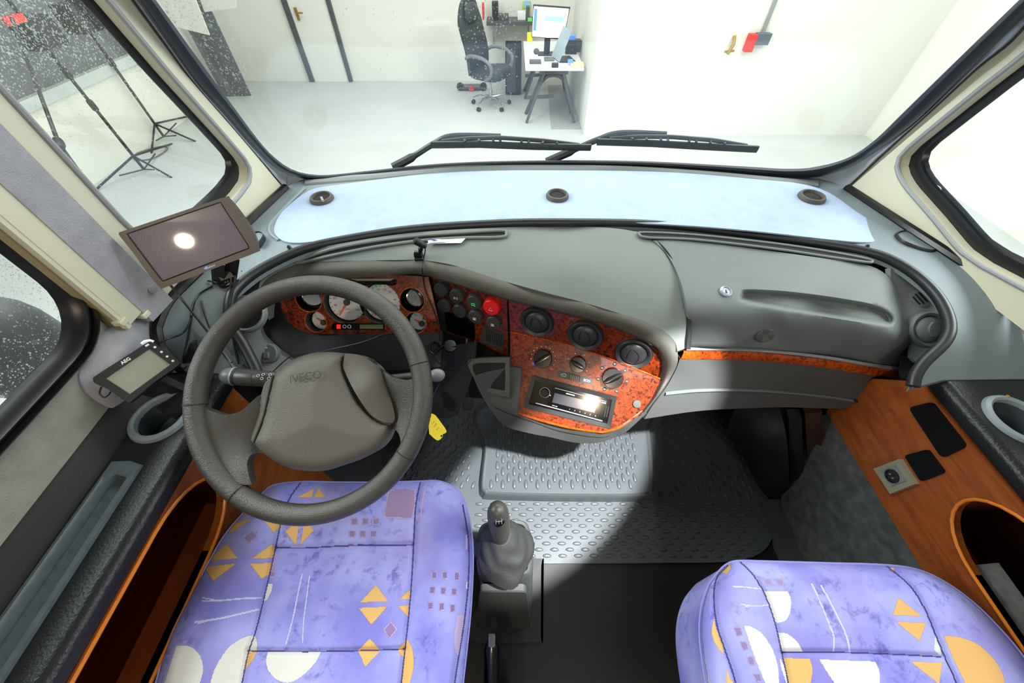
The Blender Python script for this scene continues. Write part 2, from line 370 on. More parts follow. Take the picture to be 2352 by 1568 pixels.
M = dict(
    hood=mat('hood_plastic', (114, 121, 116), 0.62, grain=(1400, 0.25)),
    lid=mat('lid_plastic', (106, 113, 111), 0.58, grain=(1400, 0.28)),
    brow=mat('brow_plastic', (80, 78, 71), 0.55, grain=(1200, 0.35)),
    console=mat('console_plastic', (72, 73, 70), 0.55, grain=(1200, 0.3)),
    shelf=mat('shelf_plastic', (116, 129, 134), 0.5, grain=(900, 0.15)),
    felt=mat('dash_felt', (178, 196, 224), 0.95, grain=(700, 0.9), var=(26, (170, 188, 218)), spec=0.1),
    black=mat('black_plastic', (26, 26, 26), 0.5, grain=(900, 0.15)),
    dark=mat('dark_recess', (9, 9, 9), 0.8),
    gloss=mat('gloss_black', (8, 8, 9), 0.22, coat=0.15),
    rubber=mat('rubber', (34, 36, 40), 0.42),
    navy=mat('window_rubber', (30, 36, 48), 0.5, grain=(500, 0.1)),
    seal=mat('window_seal', (16, 16, 17), 0.3),
    cream=mat('cream_plastic', (216, 214, 188), 0.45),
    bead=mat('grey_bead', (150, 153, 154), 0.5), joint=mat('pillar_joint', (158, 156, 142), 0.5),
    silver=mat('silver_trim', (176, 182, 192), 0.35, metal=0.4),
    groove=mat('dark_groove', (52, 50, 46), 0.5),
    carpet=mat('grey_carpet', (176, 177, 182), 0.95, grain=(600, 0.8), var=(30, (160, 161, 168)), spec=0.1),
    fabric=mat('wall_fabric', (166, 163, 152), 0.95, grain=(350, 0.6), var=(22, (144, 144, 136)), spec=0.1),
    darkcarpet=mat('dark_carpet', (92, 94, 92), 0.95, grain=(600, 0.8), var=(40, (66, 70, 68)), spec=0.1),
    leather=mat('black_leather', (23, 26, 29), 0.36, grain=(260, 0.4), spec=0.4), postwood=mat('post_brown', (48, 32, 24), 0.5), gearc=mat('gear_console', (70, 72, 70), 0.5, grain=(900, 0.25)), cupin=mat('cup_inner', (64, 72, 77), 0.35),
    tray=mat('tray_plastic', (84, 94, 99), 0.42, grain=(500, 0.2), var=(60, (74, 84, 89))),
    cup=mat('cup_ring', (132, 144, 150), 0.4),
    burl=wood_mat('burl_wood', (134, 51, 16), (98, 35, 12), (30, 11, 6), 95, 0.28, 0.7, lo=0.385, hi=0.58),
    strip=wood_mat('burl_strip', (184, 78, 18), (136, 52, 14), (52, 18, 8), 70, 0.25, 0.8, lo=0.33, hi=0.55),
    cherry=wood_mat('cherry_wood', (146, 80, 32), (128, 66, 25), (104, 50, 19), 9, 0.38, 0.1, (1, 0.6, 4), 0.3, 0.7),
    pocketwood=wood_mat('pocket_wood', (176, 84, 36), (156, 72, 30), (126, 56, 22), 9, 0.5, 0.1, (1, 0.6, 4), 0.3, 0.7),
    edge=mat('edge_band', (198, 114, 32), 0.35), lip=mat('rail_lip', (150, 130, 90), 0.5), spiping=mat('seat_piping', (138, 138, 206), 0.8), plate=mat('socket_plate', (128, 126, 104), 0.5), radiob=mat('radio_black', (6, 6, 7), 0.10, spec=0.3), flap=mat('flap_black', (8, 8, 8), 0.5, spec=0.2),  # socket_plate is the cream plastic darkened for the shade it sits in
    wheel=mat('wheel_leather', (58, 56, 51), 0.31, grain=(700, 0.6), spec=0.7),
    pad=mat('wheel_pad', (92, 88, 80), 0.48, grain=(650, 0.45)),
    seam=mat('dark_seam', (30, 28, 24), 0.6),
    dial=mat('dial_white', (222, 222, 224), 0.5),
    needle=mat('needle_orange', (240, 104, 40), 0.5),
    ink=mat('dial_ink', (60, 60, 64), 0.6),
    chrome=mat('chrome', (200, 200, 205), 0.18, metal=1.0),
    white=mat('white_print', (232, 232, 228), 0.5),
    green=mat('green_print', (70, 220, 100), 0.5, emit=0.4),
    lcd=mat('lcd_green', (112, 128, 88), 0.3),
    red=mat('hazard_red', (226, 28, 20), 0.4),
    redglow=mat('red_lamp', (240, 40, 30), 0.4, emit=0.8),
    bluedot=mat('blue_dot', (70, 90, 220), 0.4), reddot=mat('red_dot', (220, 40, 30), 0.4),
    button=mat('button_plastic', (58, 58, 54), 0.4, grain=(900, 0.1)),
    vent=mat('vent_plastic', (46, 47, 49), 0.42), endp=mat('end_plastic', (122, 128, 126), 0.5, grain=(900, 0.2)),
    yellow=mat('yellow_tag', (248, 226, 20), 0.45),
    tagink=mat('tag_ink', (222, 120, 40), 0.6),
    mat_rubber=mat('mat_rubber', (84, 88, 90), 0.38, grain=(700, 0.2)),
    vinyl=mat('floor_vinyl', (30, 26, 23), 0.5, var=(3, (22, 19, 17))),
    screen=mat('monitor_glass', (74, 66, 92), 0.33, coat=0.35, grain=(420, 0.10)),
    bezel=mat('monitor_bezel', (66, 60, 54), 0.35),
    aeg=mat('aeg_plastic', (34, 36, 35), 0.5),
    aegscreen=mat('aeg_screen', (150, 152, 136), 0.3),
    cable=mat('black_cable', (18, 18, 19), 0.35),
    paper=mat('paper_white', (244, 246, 250), 0.8), blue=mat('ink_blue', (44, 40, 130), 0.5),
    knob=mat('knob_plastic', (58, 56, 52), 0.4, grain=(500, 0.15)),
    gaiter=mat('gaiter_leather', (48, 49, 47), 0.42, grain=(300, 0.3)),
    gwall=mat('garage_wall', (242, 242, 235), 0.9), gfloor=mat('garage_floor', (202, 208, 206), 0.6, var=(1.2, (196, 202, 201))),
    gdark=mat('dark_sheet', (112, 115, 117), 0.8), gstrip=mat('grey_floor_paint', (166, 170, 167), 0.6),  # dark_sheet is lightened to carry the haze of the wet glass
    gplinth=mat('plinth_white', (236, 236, 224), 0.7), gledge=mat('ledge_grey', (206, 214, 212), 0.7),
    chairl=mat('chair_leather', (58, 64, 72), 0.45), arm=mat('armrest_grey', (120, 124, 128), 0.4), metal=mat('bright_metal', (190, 192, 196), 0.25, metal=0.8),
    stand=mat('stand_black', (40, 42, 44), 0.5), desk=mat('desk_white', (246, 246, 244), 0.5), deskleg=mat('trestle_grey', (84, 88, 92), 0.5),
    lscreen=mat('lit_screen', (250, 252, 255), 0.4, emit=0.9), lblue=mat('screen_blue', (96, 150, 236), 0.4, emit=0.7), lcyan=mat('screen_cyan', (160, 226, 232), 0.4, emit=0.8),
    laptop=mat('laptop_lid', (170, 190, 200), 0.4), note=mat('note_yellow', (240, 244, 60), 0.7), noteg=mat('note_green', (130, 220, 110), 0.7), notec=mat('note_cyan', (150, 220, 235), 0.7),
    socketred=mat('socket_red', (226, 60, 56), 0.5), socketblue=mat('socket_slate', (98, 110, 122), 0.5), brass=mat('brass', (168, 134, 60), 0.4, metal=0.3),
    orange=mat('orange_red', (232, 96, 60), 0.5), grey=mat('mid_grey', (112, 115, 112), 0.42),
    sticker=mat('sticker_green', (216, 228, 170), 0.6), yellowish=mat('reveal_yellow', (226, 220, 160), 0.5),
    glass=glass_mat('window_glass'),
)
def drop_mat():
    m = bpy.data.materials.new('water_drop'); m.use_nodes = True; N = m.node_tree.nodes; L = m.node_tree.links
    b = N['Principled BSDF']; b.inputs['Base Color'].default_value = (0.92, 0.96, 0.98, 1); b.inputs['Roughness'].default_value = 0.05
    t = N.new('ShaderNodeBsdfTransparent'); x = N.new('ShaderNodeMixShader'); x.inputs[0].default_value = 0.5
    L.new(t.outputs[0], x.inputs[1]); L.new(b.outputs[0], x.inputs[2]); L.new(x.outputs[0], N['Material Output'].inputs[0]); return m
M['drop'] = drop_mat()
# ================================================================== the garage outside
GZ = -0.95                                              # garage floor, below the cab floor at 0
def struct(name, bm, m, label=None, parent=None, cat=None, **k):
    o = obj(name, bm, m, parent, **k)
    if parent is None: o['kind'] = 'structure'; tag(o, label, cat or name.split('_')[0])
    return o
struct('ground', b2((-5.3, -4, GZ - 0.2), (5.4, 8.4, GZ)), M['gfloor'], 'pale grey painted garage floor around the vehicle', cat='floor')
struct('wall_front', b2((-5.3, 8.12, GZ), (1.05, 8.32, 3.4)), M['gwall'], 'white far garage wall behind the office chair', cat='wall')
struct('wall_right', b2((1.03, 5.70, GZ), (5.4, 8.12, 3.4)), M['gwall'], 'white wall block with the red and slate sockets', cat='wall')
struct('wall_side', b2((5.10, -1.5, GZ), (5.3, 5.7, 3.4)), M['gwall'], 'white garage wall beyond the passenger side window', cat='wall')
struct('wall_left', b2((-5.35, -1.5, GZ), (-5.15, 8.12, 3.4)), M['gwall'], 'white garage wall beyond the driver side window', cat='wall')
struct('trim_1', b2((-5.15, 2.2, GZ), (-5.02, 6.75, GZ + 0.78)), M['gplinth'], 'white plinth along the foot of the driver side garage wall', cat='plinth')
struct('trim_2', b2((-5.15, 2.2, GZ + 0.78), (-4.98, 6.75, GZ + 0.88)), M['gledge'], 'pale ledge on top of the white plinth', cat='ledge')
o = obj('shutter', b2((-5.14, 2.0, GZ + 0.88), (-5.06, 6.9, 3.2)), M['gdark']); tag(o, 'dark grey sheet covering the garage wall above the white plinth', 'wall cover')
q = [atz(1258, 196, GZ), atz(1318, 196, GZ), atz(1346, 297, GZ), atz(1266, 297, GZ)]
o = obj('floor_mat', planar([p + Vector((0, 0, 0.008)) for p in q], (0, 0, 1), 0.008), M['gstrip']); tag(o, 'flat grey mat on the garage floor under the white desk', 'mat')
# door in the far wall
dl, dr = aty(718, 180, 8.12), aty(806, 180, 8.12)
door = struct('door_1', b2((dl.x, 8.085, GZ), (dr.x, 8.12, 1.15)), M['gwall'], 'white door with dark frame uprights in the far wall', cat='door')
for xx, wd in ((dl.x, 0.085), (dr.x, 0.06)):
    obj('door_frame', b2((xx - wd / 2, 8.05, GZ), (xx + wd / 2, 8.12, 1.2)), M['deskleg'], door)
hp = aty(682, 32, 8.07)
bm = box(hp, (0.04, 0.02, 0.16)); bar(hp + Vector((0, -0.05, 0.02)), hp + Vector((0.12, -0.05, 0.02)), 0.02, 0.02, bm); bar(hp + Vector((0, 0, 0.02)), hp + Vector((0, -0.05, 0.02)), 0.015, 0.015, bm)
obj('door_handle', bm, M['brass'], door)
# dark folding screen and the white panel hung before it
p0, p1 = atz(515, 222, GZ), atz(566, 230, GZ)
d = (p1 - p0); d.z = 0
bm = planar([p0, p1, p1 + Vector((-0.02, 0.05, 2.6)), p0 + Vector((-0.10, 0.05, 2.6))], (0.1, -1, 0.02), 0.03)
o = obj('folding_screen', bm, M['gdark']); tag(o, 'dark grey upright screen at the corner of the garage seen through the windscreen', 'screen')
bm = planar([aty(405, 62, 6.6), aty(478, 84, 6.6), aty(440, -20, 6.6), aty(330, -60, 6.6)], (0.1, -1, -0.1), 0.03)
o = obj('reflector_board', bm, M['gwall']); tag(o, 'white reflector board hanging before the dark upright screen', 'board')
bm = planar([aty(470, 28, 6.9), aty(542, 18, 6.9), aty(545, -70, 6.9), aty(440, -60, 6.9)], (0, -1, -0.1), 0.03)
o = obj('reflector_board', bm, M['gwall']); tag(o, 'white reflector board nearest the door in the far wall', 'board')

# ---------------- lighting stands left of the vehicle
def stand(base, top, feet, lab, knobs):
    t = thing('light_stand', (base[0], base[1], GZ), lab, 'stand', 'lighting stands by the garage wall')
    b, tp = Vector(base), Vector(top)
    hub = b + (tp - b) * 0.16
    obj('pole', tube([b + (tp - b) * 0.02, hub, tp], 0.016, 8), M['stand'], t)
    for f in feet:
        obj('leg', tube([b + (tp - b) * 0.085, Vector(f)], 0.012, 6), M['stand'], t)
        obj('brace', tube([b + (tp - b) * 0.02, b.lerp(Vector(f), 0.45) + Vector((0, 0, 0.07))], 0.008, 6), M['stand'], t)
    for k in knobs:
        c = b + (tp - b) * k; bm = lathe(c, tp - b, [(0.026, -0.05), (0.03, -0.03), (0.03, 0.03), (0.026, 0.05)], 10); bar(c, c + Vector((0.07, -0.05, 0)), 0.02, 0.02, bm)
        obj('clamp', bm, M['stand'], t)
    return t
B = atz(338, 398, GZ)
t1 = stand(B, B + Vector((-0.1, 0.02, 2.5)), [atz(215, 440, GZ), atz(395, 408, GZ), atz(395, 330, GZ)], 'black lighting stand nearest the vehicle with its long leg toward the monitor', (0.3, 0.42, 0.66))
B = atz(382, 322, GZ)
t2 = stand(B, B + Vector((-0.15, 0.1, 2.5)), [atz(450, 325, GZ), atz(348, 352, GZ), atz(446, 264, GZ)], 'black lighting stand farther back with a cable coiled at its feet', (0.36, 0.60))
obj('cable', tube(cr([atz(372, 338, GZ) + Vector((0, 0, .01)), atz(320, 352, GZ) + Vector((0, 0, .01)), atz(310, 368, GZ) + Vector((0, 0, .01)), atz(350, 366, GZ) + Vector((0, 0, .01)), atz(385, 345, GZ) + Vector((0, 0, .01))], 6), 0.008, 6, True), M['grey'], t2)
for tt, pp, r in ((t1, (88, 75), 0.14), (t2, (180, 40), 0.16)):
    c = atx(pp[0], pp[1], -4.6); obj('lamp_head', box(c, (0.22, 0.3, 0.24), bev=0.03), M['stand'], tt)
c = atx(32, 45, -4.5); obj('handle', box(c, (0.05, 0.2, 0.06), bev=0.01), M['socketred'], t1)
A0, A1 = atx(88, 205, -3.3), atx(135, 330, -2.9)
A2 = A1 + (A1 - A0) * 1.4; A2.z = GZ + 0.02
t3 = thing('boom_stand', (A2.x, A2.y, GZ), 'slim black boom stand closest to the driver side rear window', 'stand')
obj('pole', tube([A0 + (A0 - A1) * 1.6, A0, A1, A2], 0.012, 8), M['stand'], t3)
obj('clamp', lathe(A1, A1 - A0, [(0.02, -.05), (0.028, -.02), (0.028, .02), (0.02, .05)], 10), M['stand'], t3)
obj('foot', lathe((A2.x, A2.y, GZ), (0, 0, 1), [(0.16, 0), (0.16, 0.015), (0.03, 0.04)], 18), M['stand'], t3)

# ---------------- office chair
c0 = atz(1128, 243, GZ); ch = thing('office_chair', c0, 'black leather office chair with headrest pillow in the garage', 'chair')
fd = Vector((0.86, -0.50, 0)); sd = Vector((0.50, 0.86, 0)); up = Vector((0, 0, 1)); O = Vector(c0)
def L(f, s, z): return O + fd * f + sd * s + up * z
for k in range(5):
    a = 2 * pi * k / 5 + 0.3; e = O + Vector((cos(a) * 0.31, sin(a) * 0.31, 0.075))
    lg = obj('leg', tube([O + up * 0.13, O.lerp(e, 0.6) + up * 0.10, e + up * 0.02], [0.022, 0.017, 0.012], 8), M['metal'], ch)
    bm = NB(); [lathe(e + Vector((-sin(a), cos(a), 0)) * s + up * -0.045, (-sin(a), cos(a), 0), [(0.02, -0.009), (0.03, -0.009), (0.03, 0.009), (0.02, 0.009)], 12, bm) for s in (-0.015, 0.015)]
    obj('caster', bm, M['stand'], lg)
obj('gas_lift', lathe(O + up * 0.1, up, [(0.03, 0), (0.03, 0.14), (0.018, 0.14), (0.018, 0.34)], 14), M['metal'], ch)
def cushion(fn, nu=16, nv=14): return loft([[fn(i / nu, j / nv) for i in range(nu)] for j in range(nv + 1)], True, False, cap=True)
def seatfn(u, v):
    a = 2 * pi * u; r = 1 - 0.15 * (2 * v - 1) ** 4; p = abs(cos(a)) ** 0.5 * (1 if cos(a) > 0 else -1), abs(sin(a)) ** 0.5 * (1 if sin(a) > 0 else -1)
    return L(0.02 + p[0] * 0.27 * r, p[1] * 0.27 * r, 0.40 + 0.13 * v + 0.03 * p[0] * v)
obj('seat', cushion(seatfn), M['chairl'], ch)
def backfn(u, v):
    a = 2 * pi * u; wdt = 0.26 + 0.02 * sin(v * pi) - 0.10 * max(0, v - 0.72) / 0.28 * (1 if v < 0.999 else 1.25); lean = -0.26 - 0.10 * v + 0.03 * sin(v * 6)
    p = abs(cos(a)) ** 0.6 * (1 if cos(a) > 0 else -1), abs(sin(a)) ** 0.6 * (1 if sin(a) > 0 else -1)
    th = 0.055 * (1 - 0.5 * (2 * v - 1) ** 6)
    return L(lean + p[0] * th + 0.05 * p[1] ** 2, p[1] * wdt, 0.44 + 0.84 * v)
bk = obj('backrest', cushion(backfn, 20, 22), M['chairl'], ch)
obj('headrest_pillow', blob(L(-0.29, 0, 1.13), (0.06, 0.15, 0.12), ax=(fd, sd, up), fn=lambda x, y, z: (x, abs(y) ** .6 * (1 if y > 0 else -1), abs(z) ** .7 * (1 if z > 0 else -1))), M['chairl'], bk)
for s in (-1, 1):
    ap = cr([L(-0.24, s * 0.27, 0.66), L(-0.12, s * 0.31, 0.71), L(0.10, s * 0.32, 0.70), L(0.22, s * 0.31, 0.62), L(0.20, s * 0.29, 0.50), L(0.08, s * 0.26, 0.42)], 6, False)
    obj('armrest', tube(ap, 0.024, 8), M['arm'], ch)
# ---------------- trestle desk and what stands on it
DZ = GZ + 0.73
p = aty(1207, 157, 6.05); q_ = aty(1342, 157, 6.05)
dx0, dx1 = p.x, q_.x; DZ = (p.z + q_.z) / 2
dk = thing('trestle_desk', ((dx0 + dx1) / 2, 6.6, GZ), 'white desk on grey trestles beside the corner of the white wall', 'desk')
obj('desk_top', b2((dx0, 6.05, DZ - 0.03), (dx1, 7.5, DZ), bev=0.006), M['desk'], dk)
for yy in (6.16, 7.2):
    xm = (dx0 + dx1) / 2; tr = obj('trestle', bar((dx0 + 0.2, yy, DZ - 0.06), (dx1 - 0.2, yy, DZ - 0.06), 0.06, 0.06), M['deskleg'], dk)
    for s in (-1, 1):
        for k in (-1, 1):
            obj('leg', bar((xm + s * 0.13, yy + k * 0.02, DZ - 0.06), (xm + s * 0.36, yy + k * (0.02 if k < 0 else 0.34), GZ + 0.01), 0.045, 0.035), M['deskleg'], tr)
    obj('crossbar', bar((xm - 0.36, yy + 0.2, GZ + 0.27), (xm + 0.05, yy + 0.2, GZ + 0.29), 0.03, 0.04), M['deskleg'], tr)
    obj('gusset', tube(cr([(xm - 0.19, yy, DZ - 0.22), (xm - 0.08, yy, DZ - 0.12), (xm + 0.08, yy, DZ - 0.12), (xm + 0.19, yy, DZ - 0.22)], 5, False), 0.022, 6), M['deskleg'], tr)
mn = thing('computer_monitor', (0.6, 6.75, DZ), 'computer monitor with a lit white page on the trestle desk', 'monitor')
q = [aty(x, y, 6.7) for x, y in ((1226, 12), (1309, 18), (1294, 90), (1222, 83))]
nm = Vector((0.05, -1, 0.05))
obj('screen', planar(q, nm, 0.02), M['lscreen'], mn)
loop = [q[0], q[1], q[2], q[3]]
obj('frame', tube([v + Vector((0, 0.005, 0)) for v in loop], 0.012, 6, True), M['stand'], mn)
bm = planar([v + nm * 0.004 for v in quadmap(q, [(0.02, 0.1), (0.11, 0.1), (0.11, 0.8), (0.02, 0.8)])], nm, 0.002); obj('sidebar', bm, M['lblue'], mn)
bm = planar([v + nm * 0.004 for v in quadmap(q, [(0.34, 0.3), (0.88, 0.3), (0.88, 0.46), (0.34, 0.46)])], nm, 0.002); obj('page_block', bm, M['lcyan'], mn)
cc = (q[2] + q[3]) / 2; obj('monitor_stand', bar((cc.x, 6.74, cc.z + 0.05), (cc.x, 6.74, DZ), 0.05, 0.07), M['stand'], mn); obj('foot', b2((cc.x - 0.13, 6.64, DZ), (cc.x + 0.13, 6.84, DZ + 0.012)), M['stand'], mn)
lp = thing('laptop', (0.78, 6.3, DZ), 'open pale laptop turned sideways on the trestle desk', 'laptop')
a, b_ = aty(1284, 140, 6.3), aty(1316, 74, 6.3); a.z = DZ + 0.01
dv = Vector((-0.06, 0.30, 0.0))
obj('lid', planar([a, b_, b_ + dv, a + dv], (-1, -0.3, 0.4), 0.008), M['laptop'], lp)
obj('base', planar([a + Vector((0, 0, .006)), a + Vector((0.24, 0, .006)), a + dv + Vector((0.24, 0, .006)), a + dv + Vector((0, 0, .006))], (0, 0, 1), 0.012), M['stand'], lp)
def small(name, px, y, size, m, lab, cat, zb=None, bev=0.005):
    c = aty(px[0], px[1], y)
    if zb is not None: c.z = zb + size[2] / 2
    o = obj(name, box(c, size, bev=bev), m); tag(o, lab, cat); return o
small('phone_cradle', (1230, 127), 6.3, (0.16, 0.12, 0.03), M['deskleg'], 'dark flat device at the near edge of the trestle desk', 'device', DZ)
bm = blob(aty(1232, 118, 6.35), (0.04, 0.04, 0.035)); o = obj('computer_mouse', bm, M['deskleg']); o.location.z = 0; tag(o, 'small dark mouse behind the flat device on the trestle desk', 'mouse')
small('notebook', (1262, 122), 6.45, (0.14, 0.16, 0.02), M['grey'], 'grey notebook on the trestle desk in front of the monitor foot', 'notebook', DZ)
small('paper_stack', (1270, 135), 6.22, (0.20, 0.1, 0.015), M['paper'], 'white sheets on the trestle desk edge beside the laptop', 'paper', DZ)
small('clamp_bracket', (1275, 146), 6.10, (0.09, 0.05, 0.05), M['stand'], 'small black clamp standing at the front edge of the trestle desk', 'clamp', DZ)
small('parcel', (1326, 138), 6.17, (0.18, 0.16, 0.03), mat('parcel_cream', (240, 236, 190), 0.7), 'cream folder lying right of the laptop on the trestle desk', 'folder', DZ)
small('tape_roll', (1311, 132), 6.20, (0.07, 0.07, 0.03), M['lblue'], 'pale blue tape roll on the cream folder', 'tape', DZ + 0.03)
small('camera_body', (1312, 108), 6.78, (0.16, 0.1, 0.11), M['stand'], 'black camera body behind the open laptop', 'camera', DZ)
small('cable_box', (1318, 100), 6.9, (0.2, 0.12, 0.14), M['deskleg'], 'dark cable box at the back of the trestle desk', 'box', DZ)
small('water_bottle_cap', (1313, 93), 6.9, (0.1, 0.06, 0.05), M['lblue'], 'small blue pouch on top of the dark cable box', 'pouch', DZ + 0.14)
small('sticky_note', (1217, 85), 6.72, (0.08, 0.004, 0.11), M['note'], 'yellow sticky note under the lower left corner of the monitor', 'note')
# shelf behind the chair
sz = aty(1170, 45, 7.9).z
sh = thing('wall_shelf', (aty(1170, 45, 7.95).x, 8.0, sz), 'dark wall shelf behind the office chair', 'shelf')
x0, x1 = aty(1118, 45, 7.9).x, aty(1228, 45, 7.9).x
obj('board', b2((x0, 7.75, sz - 0.05), (x1, 8.12, sz)), M['deskleg'], sh)
for xx in (x0 + 0.1, x1 - 0.1): obj('bracket', bar((xx, 7.85, sz - 0.05), (xx, 8.1, sz - 0.35), 0.03, 0.02), M['metal'], sh)
def onshelf(name, px0, px1, h, m, lab, cat, d=0.14):
    a, b = aty(px0, 45, 7.9).x, aty(px1, 45, 7.9).x
    o = obj(name, b2((a, 7.85, sz), (b, 7.85 + d, sz + h), bev=0.008), m); tag(o, lab, cat)
onshelf('speaker', 1131, 1145, 0.22, M['stand'], 'black upright speaker on the dark wall shelf', 'speaker')
onshelf('tool_case', 1146, 1168, 0.07, M['deskleg'], 'low dark case in the middle of the dark wall shelf', 'case')
onshelf('white_box', 1189, 1207, 0.10, M['paper'], 'white box on the dark wall shelf', 'box')
onshelf('glue_bottle', 1208, 1216, 0.16, M['deskleg'], 'dark cone shaped bottle at the right end of the wall shelf', 'bottle')
onshelf('red_can', 1108.5, 1113, 0.2, M['socketred'], 'thin red can at the left end of the wall shelf', 'can')
small('sticky_note', (1209, 20), 8.10, (0.14, 0.004, 0.16), M['note'], 'yellow sticky note on the far wall above the shelf', 'note')
small('sticky_note', (1210, 11), 8.09, (0.12, 0.004, 0.09), M['notec'], 'pale blue sticky note on top of the yellow one on the far wall', 'note')
small('sticky_note', (1217, 45), 7.74, (0.07, 0.004, 0.05), M['noteg'], 'green sticky note on the front edge of the wall shelf', 'note')
a = aty(1160, 108, 7.4); b_ = aty(1197, 190, 7.4)
pc = thing('computer_tower', ((a.x + b_.x) / 2, 7.5, GZ), 'dark computer tower standing behind the office chair', 'computer')
obj('case', b2((a.x, 7.35, GZ + 0.02), (b_.x, 7.8, a.z), bev=0.01), M['stand'], pc)
obj('front_panel', b2((a.x + 0.02, 7.335, GZ + 0.05), (b_.x - 0.1, 7.35, a.z - 0.03)), M['deskleg'], pc)
c = atz(1070, 205, GZ)
tl = thing('wheeled_tool', (c.x, c.y, GZ), 'low grey creeper board with small wheels left of the office chair', 'creeper')
a, b_ = aty(1055, 198, c.y), aty(1115, 198, c.y)
obj('board', b2((a.x, c.y - 0.1, a.z - 0.02), (b_.x, c.y + 0.1, a.z + 0.01)), M['deskleg'], tl)
obj('grip', b2((-0.02 + aty(1082, 200, c.y).x, c.y - 0.12, a.z - 0.07), (0.06 + aty(1082, 200, c.y).x, c.y - 0.1, a.z + 0.04)), M['socketred'], tl)
for xx in (a.x + 0.02, b_.x - 0.03):
    obj('wheel', lathe((xx, c.y - 0.06, GZ + 0.06), (0, 1, 0), [(0.03, -.015), (0.06, -.015), (0.06, .015), (0.03, .015)], 14), M['stand'], tl)
    obj('fork', bar((xx, c.y - 0.06, GZ + 0.06), (xx, c.y - 0.06, a.z), 0.03, 0.03), M['stand'], tl)
# things fixed to the wall block right of the desk
def onwall(name, px, size, m, lab, cat):
    c = aty(px[0], px[1], 5.70); c.y = 5.70 - size[1] / 2; o = obj(name, box(c, size, bev=0.008), m); tag(o, lab, cat); return o
onwall('power_socket', (1720, 96), (0.09, 0.09, 0.17), M['socketred'], 'red industrial socket on the white wall block', 'socket')
onwall('switch_box', (1747, 87), (0.17, 0.08, 0.11), M['socketblue'], 'slate blue switch box right of the red socket', 'switch')
a, b_ = aty(1751, 78, 5.68), aty(1782, 0, 5.68)
o = obj('conduit', tube([a, b_, b_ + (b_ - a) * 2], 0.022, 8), M['bead']); tag(o, 'grey conduit rising from the slate switch box', 'conduit')
c = aty(1677, 108, 5.66)
tp = thing('water_tap', c, 'brass tap on the white wall block left of the red socket', 'tap')
obj('body', tube([c + Vector((0.02, 0.03, 0.1)), c + Vector((0.02, -0.02, 0.03)), c + Vector((-0.02, -0.04, -0.06))], [0.018, 0.022, 0.02], 8), M['brass'], tp)
obj('lever', bar(c + Vector((-0.06, -0.03, -0.04)), c + Vector((0.05, -0.03, -0.03)), 0.025, 0.02), M['brass'], tp)
c = aty(1336, 36, 8.08)
o = obj('wall_hook', tube(cr([c + Vector(v) for v in ((0, 0, 0.12), (-0.06, 0, 0.03), (-0.09, 0, -0.08), (0, 0, -0.12), (0.06, 0, -0.05), (0.03, 0, 0.02))], 5, False), 0.022, 8), M['orange']); tag(o, 'orange coiled hook hanging in the corner right of the monitor', 'hook')

# ================================================================== the cab shell
XC = 0.147                                              # middle of the cab
struct('floor', b2((-0.80, -1.6, -0.06), (1.12, 0.98, 0)), M['vinyl'], 'dark vinyl cab floor between the seats', cat='floor')
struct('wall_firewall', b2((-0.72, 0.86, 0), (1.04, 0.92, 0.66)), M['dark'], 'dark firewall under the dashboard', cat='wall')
struct('ceiling', b2((-0.80, -1.6, 1.95), (1.12, 0.62, 2.0)), M['fabric'], 'pale fabric headlining over the cab', cat='ceiling')
SL, SR = plane((-0.70, 0.54, 0), (0.993, -0.114, 0)), plane((0.994, 0.54, 0), (-0.993, -0.114, 0))
def sidept(s, Y, z):
    pl = SL if s < 0 else SR; p, n = pl; return Vector((p.x - n.y / n.x * (Y - p.y), Y, z))
def WSf(p): return p.y - (1.158 - 0.178 * (p.x - XC) ** 2 - (p.z - 0.75) / math.tan(radians(66)))
def WS(off=0.0): return lambda px, py: onf(px, py, lambda p: WSf(p) + off)
# windscreen: glass, rubber, side strips
b6L = [(124, -320, 'c'), (357, 0), (447, 125), (523, 228), (590, 318), (625, 357), (662, 385), (700, 398), (750, 402)]
b6B = [(850, 392), (950, 381), (1060, 373), (1200, 369), (1350, 368), (1500, 371), (1650, 379), (1750, 385)]
b6R = [(1808, 388), (1872, 384), (1952, 361), (2012, 320), (2060, 274), (2111, 224), (2226, 112), (2342, 0), (2672, -320, 'c')]
b5L = [(101, -320, 'c'), (323, 0), (447, 179), (510, 250), (566, 316), (600, 352), (625, 379), (660, 401), (700, 411), (750, 414)]
b5B = [(850, 404), (950, 393), (1060, 384), (1200, 379), (1350, 379), (1500, 384), (1650, 394), (1750, 404)]
b5R = [(1824, 409), (1888, 404), (1952, 384), (2016, 345), (2060, 312), (2111, 272), (2230, 156), (2352, 38), (2720, -320, 'c')]
glin = cr(b6L + b6B + b6R, 4); gout = cr(b5L + b5B + b5R, 4)
ws = struct('window_1', patch([(p.x, p.y) for p in glin], WS(-0.004), step=70, th=0.004), M['glass'], 'wide windscreen spattered with raindrops', cat='windscreen')
a = resample(cr(b6L + b6B + b6R, 4, False), 150); b_ = resample(cr(b5L + b5B + b5R, 4, False), 150)
k1, k2 = WS(0.0), WS(0.022)
rows = []
for f, off in ((-0.03, -0.02), (0.0, 0.006), (0.25, 0.018), (0.6, 0.022), (0.92, 0.018), (1.02, 0.008), (1.03, -0.015)):
    fn = WS(off); rows.append([fn(*(u.lerp(v, f))[:2]) for u, v in zip(a, b_)])
obj('window_rubber', loft(rows), M['navy'], ws)
